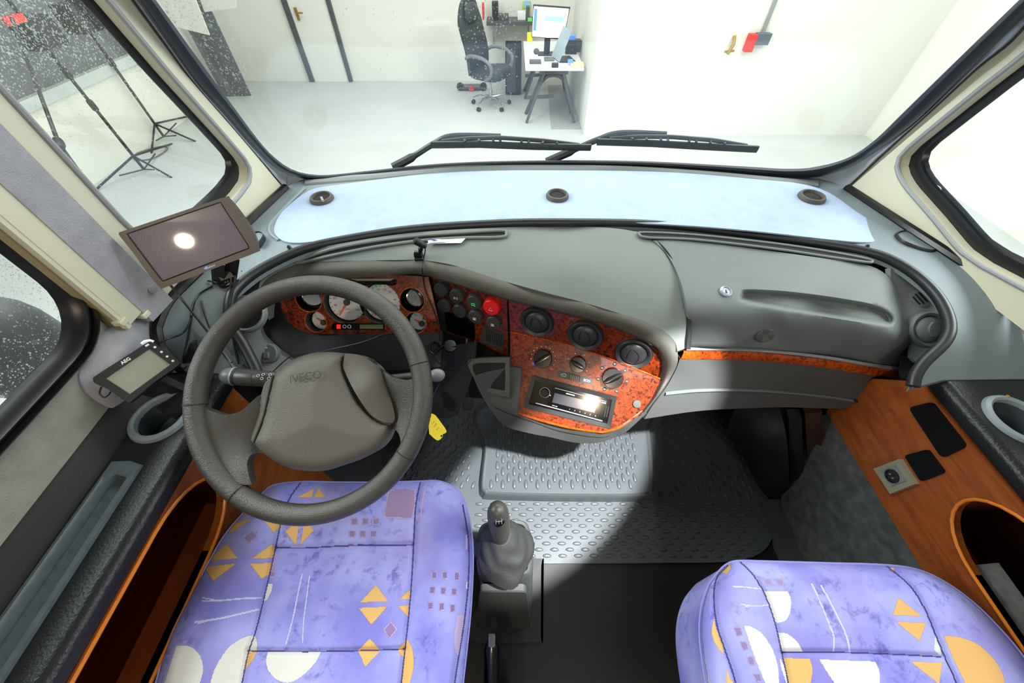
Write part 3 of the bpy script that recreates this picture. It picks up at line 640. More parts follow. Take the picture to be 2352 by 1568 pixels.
# A-pillar strips (body side panel, with the side window opening in it)
def pillar(s, b5, b4, b3, bead, rear_lab, quad_lab, win_name, trim_name):
    pl = SL if s < 0 else SR
    fW = WS(0.012)
    A, B = resample(cr([p[:2] for p in b5], 5, False), 40), resample(cr([p[:2] for p in b4], 5, False), 40)
    C_ = resample(cr([p[:2] for p in b3], 5, False), 40)
    t = thing(trim_name, onpl(*b3[-1][:2], pl), rear_lab, 'pillar', kind='structure')
    rows = []
    for f, off in ((-0.05, -0.004), (0.0, 0.004), (0.5, 0.010), (1.0, 0.004), (1.04, -0.01)):
        rows.append([WS(off)(*(u.lerp(v, f))[:2]) for u, v in zip(A, B)])
    obj('strip', loft(rows), M['silver'], t)
    rows = [[WS(-0.001)(*(u.lerp(v, f))[:2]) for u, v in zip(B, C_)] for f in (-0.05, 1.06)]
    obj('joint', loft(rows), M['joint'], t)
    obj('joint_line', tube([WS(0.006)(*q[:2]) for q in B], 0.0028, 6), M['groove'], t)
    # cream panel with the opening
    front = [onpl(p[0], p[1], pl) for p in C_]
    rear, hr = (0.543, 0.585) if s < 0 else (0.30, 0.40)
    ztop = 1.70; f0 = front[0]; f1 = front[8]; dirv = (f0 - f1).normalized(); top = f0 + dirv * max(0, (ztop - f0.z) / dirv.z)
    low = front[-1]
    out = [top] + front + [sidept(s, 0.95, 0.735), sidept(s, rear, 0.735), sidept(s, rear, ztop)]
    hb = [onpl(p[0], p[1], pl) for p in bead]
    hb = [p for p in hb if p.z < 1.42 and p.y > (0.68 if s < 0 else 0.60)]
    hole = hb + [sidept(s, hr + .055, 0.80), sidept(s, hr + .015, 0.83), sidept(s, hr, 0.90), sidept(s, hr, 1.46), sidept(s, 0.73, 1.46)]
    fz = sorted((p.z, p.y) for p in [top] + front)
    yf = lambda z: float(np.interp(z, [a[0] for a in fz], [a[1] for a in fz])) - 0.022
    hole = resample([sidept(s, min(p.y, yf(p.z)), p.z) for p in hole], 90, True)
    obj('panel', planar(out, pl[1], 0.012, [hole], x=(0, 1, 0)), M['cream'], t)
    n = pl[1]
    obj('edging', tube([p + n * 0.001 for p in hole], 0.0048, 8, True), M['bead'], t)
    cen = sum(hole, Vector()) / len(hole)
    sc = lambda k, d: [cen + (p - cen) * k - n * d for p in hole]
    obj('reveal', loft([sc(0.998, 0.0), sc(0.985, 0.028)], True), M['cream'], t)
    wn = struct(win_name, planar([p + n * 0.004 for p in sc(0.99, 0.034)], n, 0.004, x=(0, 1, 0)), M['glass'], quad_lab, cat='window')
    obj('window_seal', loft([sc(1.0, 0.026), sc(0.985, 0.024), sc(0.925, 0.026), sc(0.905, 0.036), sc(0.95, 0.044)], True), M['seal'], wn)
    return t, wn, n
tL, w2, nL = pillar(-1, b5L[:8], [(70, -320), (187, -160), (304, 0), (375, 97), (447, 194), (550, 314), (655, 436)], [(-3, -320), (137, -160), (277, 0), (372, 108), (466, 216), (560, 324), (652, 434)],
    [(13, -320), (133, -160), (253, 0), (298, 60), (387, 167), (506, 301), (560, 363), (575, 390), (572, 417), (551, 447), (533, 467)],
    'cream windscreen pillar on the driver side with silver strip', 'driver side quarter window behind the flat monitor', 'window_2', 'trim_3')
tR, w4, nR = pillar(1, list(reversed(b5R[1:])), [(2672, -320), (2500, -150), (2352, 64), (2245, 157), (2145, 249), (2045, 340), (1945, 434)], [(2700, -320), (2530, -130), (2352, 92), (2250, 178), (2150, 262), (2050, 347), (1953, 430)],
    [(2790, -320), (2570, -90), (2352, 118), (2250, 195), (2143, 278), (2080, 339), (2062, 366), (2060, 393), (2080, 428), (2143, 500), (2204, 575), (2250, 608), (2302, 626)],
    'cream windscreen pillar on the passenger side with silver strip', 'passenger side quarter window right of the dashboard', 'window_4', 'trim_4')
# corner gussets below the windscreen rubber
for nm, pts in (('trim_5', [(600, 345), (640, 385), (680, 405), (720, 413), (740, 416), (690, 424), (655, 434)]), ('trim_6', [(2000, 355), (1952, 386), (1900, 403), (1850, 410), (1900, 416), (1944, 434)])):
    struct(nm, patch(cr([p + ('c',) if i in (0, len(pts) - 1) else p for i, p in enumerate(pts)], 4), WS(0.003), step=14, th=0.003), M['carpet'], 'pale felt gusset in the lower windscreen corner on the %s side' % ('driver' if nm == 'trim_5' else 'passenger'), cat='gusset')
# header over the windscreen, outside the frame but part of the roof
struct('trim_7', loft([[Vector((x, 0.60, 1.96)) for x in (-0.72, 1.02)], [Vector((x, 0.70, 1.66)) for x in (-0.72, 1.02)], [Vector((x, 0.78, 1.56)) for x in (-0.72, 1.02)]]), M['fabric'], 'fabric header panel above the windscreen', cat='header')

# ---------------- driver side wall, sliding window, blind rail, felt post
XL = -0.72
def LW(Y, z): return Vector((XL, Y, z))
wy0, wy1, wz0, wz1 = -0.75, 0.462, 0.785, 1.45
cy, cz = (wy0 + wy1) / 2, (wz0 + wz1) / 2
def wloop(d, dx=0.0, r=0.10): return [Vector((XL + dx, cy + a, cz + b)) for a, b in rrect(wy1 - wy0 - 2 * d, wz1 - wz0 - 2 * d, max(r - d * 0.6, 0.02), 8)]
struct('wall_driver', planar([LW(-1.6, 0), LW(0.56, 0), LW(0.56, 1.95), LW(-1.6, 1.95)], (1, 0, 0), 0.03, [wloop(0.006)], x=(0, 1, 0)), M['fabric'], 'grey fabric side wall around the sliding window', cat='wall')
w3 = struct('window_3', planar(wloop(0.022, -0.016), (1, 0, 0), 0.004, x=(0, 1, 0)), M['glass'], 'driver side sliding window in a thick black frame', cat='window')
prof = [(0.0, 0.0), (-0.004, 0.008), (0.004, 0.016), (0.012, 0.018), (0.018, 0.008), (0.024, 0.006), (0.028, 0.014), (0.034, 0.014), (0.040, 0.004), (0.046, 0.0), (0.052, -0.010), (0.058, -0.018)]
obj('window_frame', loft([wloop(d * .43, dx) for d, dx in prof], True), M['seal'], w3)
def post(a, b, pl_x, top, th, m, name, lab, dx2=0.0, front=None):
    p, q = atx(a[0], a[1], pl_x), atx(b[0], b[1], pl_x + dx2)
    q.z = p.z
    n = Vector((0, 0, 1)).cross(q - p).normalized()
    if n.x < 0: n = -n
    bm = planar([p, q, q + Vector((0, 0, top - q.z)), p + Vector((0, 0, top - p.z))], n, th)
    return bm, p, q, n
bm, p, q, n = post((300, 745), (332, 718), -0.690, 1.95, 0.024, None, None, None)
rail = struct('trim_8', bm, M['cream'], 'cream blind rail beside the driver side sliding window', cat='rail')
obj('rail_lip', b2((p.x - 0.026, p.y - 0.010, p.z - 0.004), (p.x - 0.012, p.y + 0.001, 1.95)), M['lip'], rail)
obj('rail_lip', b2((p.x - 0.022, p.y - 0.007, p.z - 0.004), (p.x - 0.001, p.y + 0.001, 1.95)), M['cream'], rail)
for px in ((276, 738), (328, 722)):
    c = atx(px[0], px[1], -0.695); obj('rail_clip', box(c, (0.018, 0.016, 0.010), bev=0.003), M['cream'], rail)
bm, p, q, n = post((352, 738), (395, 686), -0.688, 1.95, 0.03, None, None, None, 0.004)
po = struct('trim_9', bm, M['carpet'], 'grey felt covered window post between blind rail and quarter window', cat='post')
c = atx(350, 664, -0.684); obj('screw_cap', lathe(c, (1, 0, 0), [(0.008, 0), (0.007, 0.003), (0.002, 0.004)], 14), M['bead'], po)
# padded felt bump under the rail
rz = zsurf([(300, 745, .775), (385, 690, .76), (375, 780, .72), (240, 760, .80), (190, 850, .765), (190, 900, .72), (260, 935, .665), (300, 925, .66), (300, 830, .735), (345, 860, .66)])
bmp = cr([(268, 742), (330, 716), (362, 742), (375, 800), (345, 870), (300, 922), (270, 938), (235, 926), (196, 895), (183, 865), (195, 830), (225, 780)], 5)
bump = tps([(p.x, p.y, 0.0) for p in bmp[::4]] + [(250, 850, 0.028), (300, 790, 0.03), (280, 870, 0.03), (330, 780, 0.02)])
o = struct('trim_10', patch(bmp, lambda x, y: atx(x, y, XL + 0.004 + max(0, bump(x, y))), step=9, th=0.01, direction=(-1, 0, 0)), M['carpet'], 'padded grey felt bump on the driver side wall under the tilted black display', cat='padding')
# exterior mirror seen through the sliding window
c = atx(15, 800, -1.00); em = thing('exterior_mirror', c, 'dark exterior mirror outside the driver side sliding window', 'mirror')
obj('housing', blob(c + Vector((0, 0, 0.0)), (0.08, 0.085, 0.10), fn=lambda x, y, z: (x, abs(y) ** .7 * (1 if y > 0 else -1), abs(z) ** .7 * (1 if z > 0 else -1))), M['deskleg'], em)
obj('bracket', tube([c + Vector((0.05, 0.05, -0.12)), c + Vector((0.16, 0.10, -0.20)), c + Vector((0.26, 0.08, -0.22))], 0.022, 8), M['stand'], em)
# pale stickers on the quarter windows
for s, pts, lab in ((-1, [(508, 440), (545, 410), (548, 440), (512, 458)], 'pale green sticker at the foot of the driver side quarter window'), (1, [(2096, 404), (2160, 430), (2150, 460), (2122, 448)], 'pale green sticker at the foot of the passenger side quarter window')):
    pl = SL if s < 0 else SR
    bm = planar([onpl(p[0], p[1], pl, -0.030) for p in cr(pts, 4)], pl[1], 0.001)
    o = obj('window_sticker', bm, M['sticker']); tag(o, lab, 'sticker')
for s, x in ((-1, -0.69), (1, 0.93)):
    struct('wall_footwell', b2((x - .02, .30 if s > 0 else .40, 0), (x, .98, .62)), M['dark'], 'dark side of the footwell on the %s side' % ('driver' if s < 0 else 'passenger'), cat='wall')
# ---------------- raindrops
def drops(n, pick, surf, nrm, lab, rmin=0.0005, rmax=0.0019):
    bm = NB(); made = 0; tries = 0
    while made < n and tries < n * 30:
        tries += 1; q = pick()
        if q is None: continue
        c = surf(*q); nn = nrm(c) if callable(nrm) else nrm
        X, Y, N = basis(nn); r = rmin + (rmax - rmin) * random.random() ** 2.2
        ring = [bm.verts.new(c + (X * cos(k * pi / 3) + Y * sin(k * pi / 3) * 1.15) * r) for k in range(6)]
        mid = [bm.verts.new(c + (X * cos(k * pi / 3) + Y * sin(k * pi / 3) * 1.15) * r * 0.6 + N * r * 0.5) for k in range(6)]
        tp_ = bm.verts.new(c + N * r * 0.68)
        for k in range(6):
            bm.faces.new((ring[k], ring[(k + 1) % 6], mid[(k + 1) % 6], mid[k])); bm.faces.new((mid[k], mid[(k + 1) % 6], tp_))
        made += 1
    o = obj('raindrops', bm, M['drop']); tag(o, lab, 'raindrops', kind='stuff'); return o
R = random.Random(3)
qp = [(0, 0), (200, 0), (553, 405), (530, 440), (270, 520), (0, 235)]
def pick_q():
    x, y = R.uniform(0, 560), R.uniform(-60, 520)
    if y > 0 and not inside(qp, np.array(x), np.array(y)): return None
    if y <= 0 and x > 230 + y: return None
    if y > 150 and R.random() > max(0.16, 1 - (y - 100) / 160): return None
    return x, y
drops(4200, pick_q, plsurf(SL, -0.040), nL, 'rain droplets on the driver side quarter window', 0.0004, 0.0014)
def pick_w():
    k = R.random()
    if k < 0.55: x, y = R.uniform(380, 590), R.uniform(-40, 250)
    elif k < 0.85: x, y = R.uniform(1050, 1190), R.uniform(-20, 260)
    elif k < 0.89: x, y = R.uniform(640, 1340), R.uniform(-20, 300)
    else: return None
    if k < 0.55:
        if not inside([(370, -40), (470, -40), (560, 130), (585, 230), (520, 215), (350, -10)], np.array(x), np.array(y)): return None
    elif R.random() > 0.5: return None
    return x, y
drops(1100, pick_w, WS(-0.010), Vector((0, 0.9, 0.4)), 'rain droplets on the windscreen in front of the dark upright screen and office chair', 0.0008, 0.0020)
def pick_s():
    x, y = R.uniform(0, 165), R.uniform(560, 950)
    p = atx(x, y, XL - 0.02)
    if not (p.y < wy1 - 0.026 and p.z > wz0 + 0.026): return None
    cx_, cz_ = wy1 - .1, wz0 + .1
    if p.y > cx_ and p.z < cz_ and math.hypot(p.y - cx_, p.z - cz_) > .074: return None
    e = min(wy1 - 0.024 - p.y, p.z - wz0 - 0.024)
    if R.random() > 0.25 + 0.75 * math.exp(-e / 0.03): return None
    return x, y
drops(620, pick_s, lambda x, y: atx(x, y, XL - 0.021), Vector((-1, 0, 0)), 'rain droplets on the driver side sliding window', 0.0004, 0.0015)
# ---------------- wipers on the outside of the windscreen
def wiper(arm, blade, spine, lab):
    f = WS(-0.03); b = f(*arm[0]); t = thing('windscreen_wiper', b, lab, 'wiper', 'windscreen wipers')
    P = [WS(o_)(*p) for p, o_ in zip(arm, (-0.02, -0.035, -0.05, -0.055, -0.05))]
    obj('arm', tube(cr(P, 6, False), [0.013] * 7 + [0.009] * (len(cr(P, 6, False)) - 7), 8), M['rubber'], t)
    Bl = [WS(-0.016)(*p) for p in resample([Vector(p) for p in blade], 24)]
    obj('blade', loft([[p + Vector((0, 0, z)) + Vector((0, dy, 0)) for p in Bl] for z, dy in ((-0.012, 0.002), (-0.004, 0.006), (0.006, 0.006), (0.006, -0.002), (-0.004, -0.002), (-0.012, 0.0))], False, True), M['rubber'], t)
    Sp = [WS(-0.034)(*p) for p in resample([Vector(p) for p in spine], 20)]
    y = obj('yoke', tube(Sp, 0.006, 6), M['rubber'], t)
    for k in (3, 5, 7, 8, 11, 12, 14, 16):
        a = Sp[k]; c = min(Bl, key=lambda v: abs(v.x - a.x)); obj('claw', tube([a, c + Vector((0, 0, 0.006))], 0.004, 6), M['rubber'], y)
wiper([(903, 384), (945, 362), (995, 331), (1040, 313), (1150, 314)], [(990, 331), (1100, 330), (1230, 335), (1358, 337)], [(1015, 325), (1075, 318), (1150, 316), (1250, 323), (1330, 333)], 'black windscreen wiper in front of the steering wheel')
wiper([(1255, 372), (1310, 348), (1370, 322), (1425, 306), (1530, 309)], [(1372, 324), (1500, 328), (1620, 335), (1742, 341)], [(1400, 319), (1460, 314), (1540, 314), (1640, 322), (1715, 335)], 'black windscreen wiper on the passenger half of the windscreen')
# ================================================================== the dashboard
PLOW = plane((0.054, 0.526, 0.5), (-0.211, -0.675, 0.707))
PUP = plane((-0.0066, 0.619, 0.5705), (-0.292, -0.933, 0.208))
PCLU = plane((-0.3, 0.70, 0.69), (0, -0.819, 0.574))
SHZ = 0.75
# ---- the broad grey-blue shelf running from door to door under the windscreen
shf = zsurf([(655, 430, .75), (1300, 380, .75), (1940, 430, .75), (390, 690, .748), (2352, 695, .748), (540, 620, .75), (2160, 640, .75), (366, 770, .725), (425, 850, .668), (520, 866, .664),
             (575, 820, .685), (2352, 868, .668), (2165, 872, .668), (2100, 888, .66), (2200, 780, .715), (2270, 760, .715), (700, 560, .75), (1300, 515, .75), (1990, 580, .75), (2420, 730, .745), (2420, 868, .668), (440, 760, .725), (480, 690, .745)])
out = cr([(655, 430, 'c'), (700, 411), (760, 404), (850, 399), (950, 391), (1060, 382), (1200, 376), (1350, 376), (1500, 381), (1650, 392), (1750, 398), (1850, 403), (1944, 428, 'c'), (2150, 567, 'c'), (2352, 696, 'c'), (2440, 752, 'c'), (2440, 868, 'c'), (2165, 872, 'c'), (2092, 892, 'c'),
          (2130, 830), (2172, 785), (2180, 740), (2150, 685), (2100, 640), (2045, 605), (1990, 588), (1900, 570), (1700, 545), (1500, 524), (1300, 519), (1150, 521), (950, 535), (800, 557), (700, 580), (610, 622), (548, 668), (530, 690), (528, 745), (556, 795), (584, 862, 'c'), (520, 868, 'c'), (425, 852, 'c'), (380, 812), (362, 765), (372, 720), (395, 686, 'c')], 5)
ds = thing('dash_shelf', atz(1300, 450, SHZ), 'grey blue plastic shelf spanning the cab under the windscreen', 'shelf')
obj('top_panel', patch(out, shf, step=22, th=0.012, direction=(0, 0, -1)), M['shelf'], ds)
# black sealing strip along the body sides
for pts in ([(657, 432), (560, 523), (470, 612), (393, 690), (366, 742), (362, 768), (378, 812), (424, 850)], [(1944, 433), (2050, 502), (2150, 567), (2250, 631), (2352, 697), (2440, 752)]):
    P = cr(pts, 5, False); bm = tube([shf(p.x, p.y) + Vector((0, 0, 0.002)) for p in P], 0.011, 8); obj('side_seal', bm, M['seal'], ds)
# grey lip under the windscreen
bm = loft([[atz(p.x, p.y + d, SHZ + h) for p in cr([(700, 413), (850, 403), (1000, 388), (1200, 380), (1400, 380), (1600, 391), (1760, 405), (1880, 415)], 5, False)] for d, h in ((0, .001), (0, .005), (7, .005), (12, .001))])
obj('windscreen_lip', bm, M['lid'], ds)
# ribbed moulding around the felt (raised line)
mould = [(700, 432), (665, 465), (634, 500), (620, 520), (622, 538), (640, 552)]
obj('moulding', tube([atz(p.x, p.y, SHZ + 0.0015) for p in cr(mould, 5, False)], 0.004, 6), M['cup'], ds)
# felt insert
felt = cr([(690, 557), (655, 554), (634, 540), (630, 522), (645, 490), (682, 456), (722, 433), (800, 421), (950, 403), (1100, 393), (1300, 391), (1500, 394), (1700, 405), (1840, 422), (1905, 443), (1962, 482), (2005, 512), (2018, 536), (2010, 552), (1985, 556), (1900, 549), (1750, 532), (1600, 519), (1450, 511), (1300, 507), (1150, 509), (1000, 518), (850, 536), (750, 550)], 5)
fm = obj('dash_felt', patch(felt, lambda x, y: atz(x, y, SHZ + 0.004), step=40, th=0.0035, direction=(0, 0, -1)), M['felt']); tag(fm, 'pale blue felt mat laid on the dash shelf under the windscreen', 'mat')
for (x, y), lab, r in (((740, 458), 'round black outlet in the driver side end of the pale blue felt mat', .031), ((1280, 452), 'round black outlet in the middle of the pale blue felt mat', .031), ((1863, 455), 'round black outlet in the passenger side end of the pale blue felt mat', .034)):
    c = atz(x, y, SHZ + 0.004); t = thing('cable_outlet', c, lab, 'outlet', 'round outlets in the felt mat')
    obj('ring', lathe(c, (0, 0, 1), [(r * .70, 0.004), (r * .76, 0.010), (r * .9, 0.010), (r, 0.004), (r, 0.0)], 28, cap=False), M['brow'], t)
    obj('well', lathe(c, (0, 0, 1), [(r * .70, 0.0045), (r * .68, 0.0050), (0.001, 0.0048)], 24), M['dark'], t)
    if x == 740: obj('toggle', bar(c + Vector((0, 0.0, 0.006)), c + Vector((0.016, -0.028, 0.012)), 0.006, 0.005, bev=0.001), M['bead'], t)
# black boots / speaker domes at both ends of the shelf
for pts, lab in (([(2047, 548), (2062, 540), (2080, 545), (2120, 562), (2141, 580), (2133, 588), (2105, 582), (2065, 566)], 'oval black speaker dome on the passenger end of the dash shelf'), ([(588, 562), (590, 548), (600, 543), (612, 548), (608, 560), (597, 572)], 'black speaker dome partly behind the flat monitor')):
    q = cr(pts, 4); lo = [atz(p.x, p.y, SHZ) for p in q]; cc = sum(lo, Vector()) / len(lo)
    sp = thing('speaker_dome', cc, lab, 'speaker')
    obj('rim', loft([[cc + (p - cc) * k + Vector((0, 0, h)) for p in lo] for k, h in ((1, 0), (1.0, .012), (.93, .016), (.86, .012))], True), M['rubber'], sp)
    obj('grille', planar([cc + (p - cc) * .88 + Vector((0, 0, .013)) for p in lo], (0, 0, 1), 0.008), M['shelf'], sp)
for x, y in ((668, 575), (1985, 573)):
    c = atz(x, y, SHZ); bm = lathe(c, (0, 0, 1), [(0.007, 0), (0.003, 0.003), (0.006, 0.005), (0.003, 0.008), (0.005, 0.010), (0.002, 0.014)], 10)
    o = obj('fir_clip', bm, M['cable']); tag(o, 'small black ribbed clip standing on the %s end of the dash shelf' % ('driver' if x < 1000 else 'passenger'), 'clip')

# ---- the dashboard body
db = thing('dashboard', (0.13, 0.70, 0.66), 'grey moulded vehicle dashboard with burl wood fascia', 'dashboard')
# rubber hose in the joint
hz = zsurf([(700, 575, .757), (950, 530, .757), (1300, 515, .757), (1700, 540, .757), (1990, 583, .757), (600, 622, .745), (548, 668, .73), (533, 700, .71), (535, 752, .675), (561, 793, .645), (589, 850, .60), (2050, 605, .745), (2110, 640, .735), (2155, 690, .715), (2176, 745, .695), (2166, 788, .675), (2118, 835, .645), (2095, 885, .62)])
hose = cr([(594, 862), (588, 845), (561, 793), (535, 752), (530, 705), (546, 666), (605, 620), (700, 576), (800, 553), (950, 530), (1150, 517), (1300, 515), (1500, 519), (1700, 540), (1900, 566), (1990, 583), (2045, 602), (2105, 640), (2152, 690), (2175, 745), (2165, 788), (2118, 835), (2098, 865), (2092, 890)], 6, False)
obj('rubber_joint', tube([shf(p.x, p.y) + Vector((0, 0, 0.005)) for p in hose], 0.0105, 10), M['rubber'], db)
# hood
HZ = [(700, 578, .744), (950, 540, .745), (1300, 524, .745), (1480, 538, .745), (1700, 548, .745), (1990, 592, .744), (600, 640, .715), (588, 700, .68), (690, 605, .722), (830, 600, .726), (970, 597, .726), (1062, 617, .72), (1160, 646, .708), (1343, 695, .70), (1427, 721, .692), (1525, 757, .668), (1552, 782, .652), (1562, 660, .715), (1577, 745, .68), (1574, 800, .65), (1300, 600, .738), (1450, 640, .725), (1000, 565, .738), (760, 590, .735), (1530, 600, .732)]
hsurf = zsurf(HZ)
browtop = [(592, 690), (600, 655), (625, 632), (687, 605), (760, 600), (832, 598), (905, 597), (966, 597), (1030, 606), (1090, 624), (1160, 646), (1250, 671), (1343, 695), (1427, 721), (1480, 738), (1525, 760), (1550, 785), (1556, 805)]
hood = cr([(592, 690, 'c')] + [p for p in reversed([(600, 640), (640, 600), (700, 577), (800, 556), (950, 534), (1150, 522), (1300, 520), (1400, 523), (1460, 532)][::-1])] + [(1492, 545), (1520, 572), (1545, 612), (1562, 660), (1573, 715), (1577, 755), (1573, 800, 'c'), (1556, 806, 'c')] + [(p[0], p[1]) for p in reversed(browtop[1:-1])], 5)
obj('hood', patch(hood, hsurf, step=17, th=0.012, direction=(0, 0.3, -0.95)), M['hood'], db, angle=60)
# black gap between hood and lid
gap = cr([(1490, 541), (1520, 566), (1550, 608), (1568, 655), (1579, 710), (1583, 755), (1580, 800)], 5, False)
gz = zsurf(HZ + [(1565, 850, .60), (1530, 900, .53), (1583, 755, .675)])
gp = [gz(p.x, p.y) for p in gap]
obj('gap_seal', tube([p + Vector((0.0, 0, -0.003)) for p in gp], 0.0065, 8), M['dark'], db)
# brow: rounded edge from hood down to the wood
BZ = [(950, 631, .700), (1030, 645, .694), (1166, 690, .677), (1259, 712, .670), (1371, 740, .662), (1440, 765, .652), (1503, 796, .634), (1522, 825, .600), (1520, 867, .552), (1500, 912, .520), (1475, 948, .492), (900, 633, .700), (800, 636, .700), (700, 642, .698), (642, 664, .69), (630, 690, .67)]
bs = zsurf(HZ + BZ + [(1560, 830, .62), (1525, 892, .55), (1478, 951, .49)])
bt = cr(browtop + [(1556, 835), (1541, 866), (1520, 900), (1500, 925), (1482, 950)], 5, False)
bb = cr([(618, 735), (622, 700), (640, 668), (700, 646), (760, 640), (830, 637), (900, 633), (950, 630), (1000, 638), (1060, 655), (1166, 689), (1259, 711), (1371, 739), (1440, 764), (1503, 795), (1522, 824), (1521, 867), (1502, 910), (1476, 946)], 5, False)
A, B = resample(bt, 120), resample(bb, 120)
rows = []
for f in (0, .12, .3, .5, .7, .88, 1.0):
    row = []
    for a, b in zip(A, B):
        q = a.lerp(b, f); p = bs(q.x, q.y); bulge = 0.010 * sin(pi * f); row.append(p + (CAM - p).normalized() * bulge)
    rows.append(row)
rows.append([p + Vector((0, 0.018, -0.008)) for p in rows[-1]])
obj('brow', loft(rows), M['brow'], db, angle=70)
# cluster shroud
sh = zsurf([(618, 735, .60), (600, 690, .665), (640, 800, .545), (690, 822, .525), (800, 815, .535), (1000, 800, .535), (642, 700, .645), (700, 760, .565), (762, 766, .563), (1014, 765, .562), (655, 735, .60)])
obj('cluster_shroud', patch(cr([(592, 690), (596, 740), (612, 780), (645, 812), (690, 838), (760, 850), (900, 850), (1012, 842, 'c'), (1016, 764, 'c'), (762, 767), (698, 762), (660, 740), (643, 702), (645, 670), (620, 660)], 5), sh, step=14, th=0.006), M['black'], db)
rim = [(589, 714), (601, 767), (620, 790), (645, 812), (684, 840), (705, 860)]
obj('shroud_edge', tube([sh(p.x, p.y) + Vector((0, 0, .004)) for p in cr(rim, 5, False)], 0.009, 8), M['console'], db)
# ---- instrument cluster
def hole_px(c, n, r): return [proj(p) for p in circ(c, n, r, 30)]
NC = PCLU[1]
clus = [((789, 697), .0505, 'speed'), ((872, 697), .0505, 'rev'), ((725, 739), .0265, 'fuel'), ((955, 741), .0265, 'temp'), ((709, 686), .0325, 'pod'), ((947, 689), .0300, 'pod')]
holes = []
for (px, r, k) in clus:
    if k == 'rev': continue
    holes.append(hole_px(onpl(*px, PCLU), NC, r))
def onc(x, y, off=0.0): return onpl(x, y, PCLU, off)
clw = cr([(640, 690), (652, 662), (700, 648), (800, 638), (915, 632), (984, 636, 'c'), (1014, 765, 'c'), (762, 767), (698, 761), (660, 738)], 5)
# speedometer and rev counter share one figure-eight opening
two = []
cs, cv = onc(789, 697), onc(872, 697)
ptsA = [(hole_px(cs, NC, .0505)), (hole_px(cv, NC, .0505))]
big = [p for p in ptsA[0] if not inside(ptsA[1], np.array(p[0]), np.array(p[1]))], [p for p in ptsA[1] if not inside(ptsA[0], np.array(p[0]), np.array(p[1]))]
allp = big[0] + big[1]; mx, my = (789 + 872) / 2, 697
eight = sorted(allp, key=lambda p: atan2(p[1] - my, p[0] - mx))
slot = rquad([onc(800, 640), onc(911, 640), onc(911, 655), onc(800, 655)], .06, .3)
strip_ = rquad([onc(762, 742), onc(884, 742), onc(884, 758), onc(762, 758)], .05, .3)
hs = holes[1:] + [eight] + [[proj(p) for p in slot], [proj(p) for p in strip_]]
cw = obj('cluster_fascia', plate(clw, PCLU, 0.0, 0.004, hs), M['burl'], db)
def facing(c, n): return basis(n, (1, 0, 0))
DEP = 0.024
obj('cluster_tub', planar([onc(x, y) - NC * 0.040 for x, y in ((640, 640), (1000, 632), (1020, 770), (640, 775))], NC, 0.003), M['dark'], db)
def tub(c, r, nm, tilt=0.0):
    o = obj(nm, lathe(c, NC, [(r, .0005), (r + .0015, .0015), (r + .0015, -.002), (r, -.004), (r * .93, -.030), (r * .86, -.031)], 36, cap=False), M['gloss'] if 'pod' in nm else M['black'], db)
    return o
def dial(c, r, name, ticks, nums, needle_a, pivot=(0, 0), icon=None, unit=None, arc=None):
    X, Y, N = facing(c, NC)
    d = obj(name, lathe(c - N * DEP, N, [(r, -.004), (r, .0), (r * .97, .0015), (.0005, .0015)], 40), M['dial'], db)
    z = .0019
    bm = NB()
    for a in ticks:
        a = radians(a); u = X * cos(a) + Y * sin(a); bar(c - N * (DEP - z) + u * r * .84, c - N * (DEP - z) + u * r * .96, .0012, .0004, bm, 0, 0, N)
    obj('scale', bm, M['ink'], d)
    for s, a, h in nums:
        a = radians(a); u = c - N * DEP + (X * cos(a) + Y * sin(a)) * r * .68; wd = h * .62 * len(s)
        obj('number', text_bm(s, u - X * wd / 2 - Y * h * .35, u + X * wd / 2 - Y * h * .35, N, .002), M['ink'], d)
    if unit:
        for s, yy, wd in unit:
            u = c - N * DEP + Y * r * yy; obj('unit_text', text_bm(s, u - X * wd / 2, u + X * wd / 2, N, .002), M['ink'], d)
    pv = c - N * DEP + X * pivot[0] * r + Y * pivot[1] * r; a = radians(needle_a); u = X * cos(a) + Y * sin(a)
    nd = obj('needle', planar([pv + N * .005 + v for v in (u * r * .1 + N.cross(u) * .0026, u * r * .86 + N.cross(u) * .0016, u * r * .86 - N.cross(u) * .0016, u * r * .1 - N.cross(u) * .0026)], N, .001), M['needle'], d)
    obj('hub', lathe(pv + N * .003, N, [(r * .17 if r > .03 else r * .30, 0), (r * .17 if r > .03 else r * .30, .005), (r * .14 if r > .03 else r * .26, .007), (.0005, .007)], 20), M['button'], nd)
    return d
d1 = dial(cs, .0475, 'speedometer', range(-58, 240, 15), [('20', 232, .007), ('40', 195, .007), ('60', 162, .007), ('80', 130, .007), ('100', 100, .006), ('120', 65, .006), ('140', 30, .006), ('160', -5, .006), ('180', -40, .006)], 236, unit=[('km/h', -.42, .012), ('x100', -.60, .009)])
d2 = dial(cv, .0475, 'rev_counter', range(-58, 240, 15), [('5', 215, .007), ('10', 172, .006), ('15', 135, .006), ('20', 105, .006), ('25', 75, .006), ('30', 50, .006), ('40', 10, .006), ('45', -18, .006), ('50', -45, .006)], 238)
X, Y, N = facing(cv, NC)
bm = loft([[cv - N * (DEP - .002) + (X * cos(a) + Y * sin(a)) * .0475 * k for a in [radians(v) for v in range(92, 126, 4)]] for k in (.82, .96)]); obj('green_zone', bm, mat('zone_green', (150, 220, 170), .5), d2)
bm = loft([[cv - N * (DEP - .002) + (X * cos(a) + Y * sin(a)) * .0475 * k for a in [radians(v) for v in range(-58, -34, 4)]] for k in (.9, .96)]); obj('red_zone', bm, M['needle'], d2)
cf, ct = onc(725, 739), onc(955, 741)
d3 = dial(cf + Vector((.003, 0, 0)), .0240, 'fuel_gauge', (100, 128, 155), [('0', 140, .005)], 145, (.28, -.25))
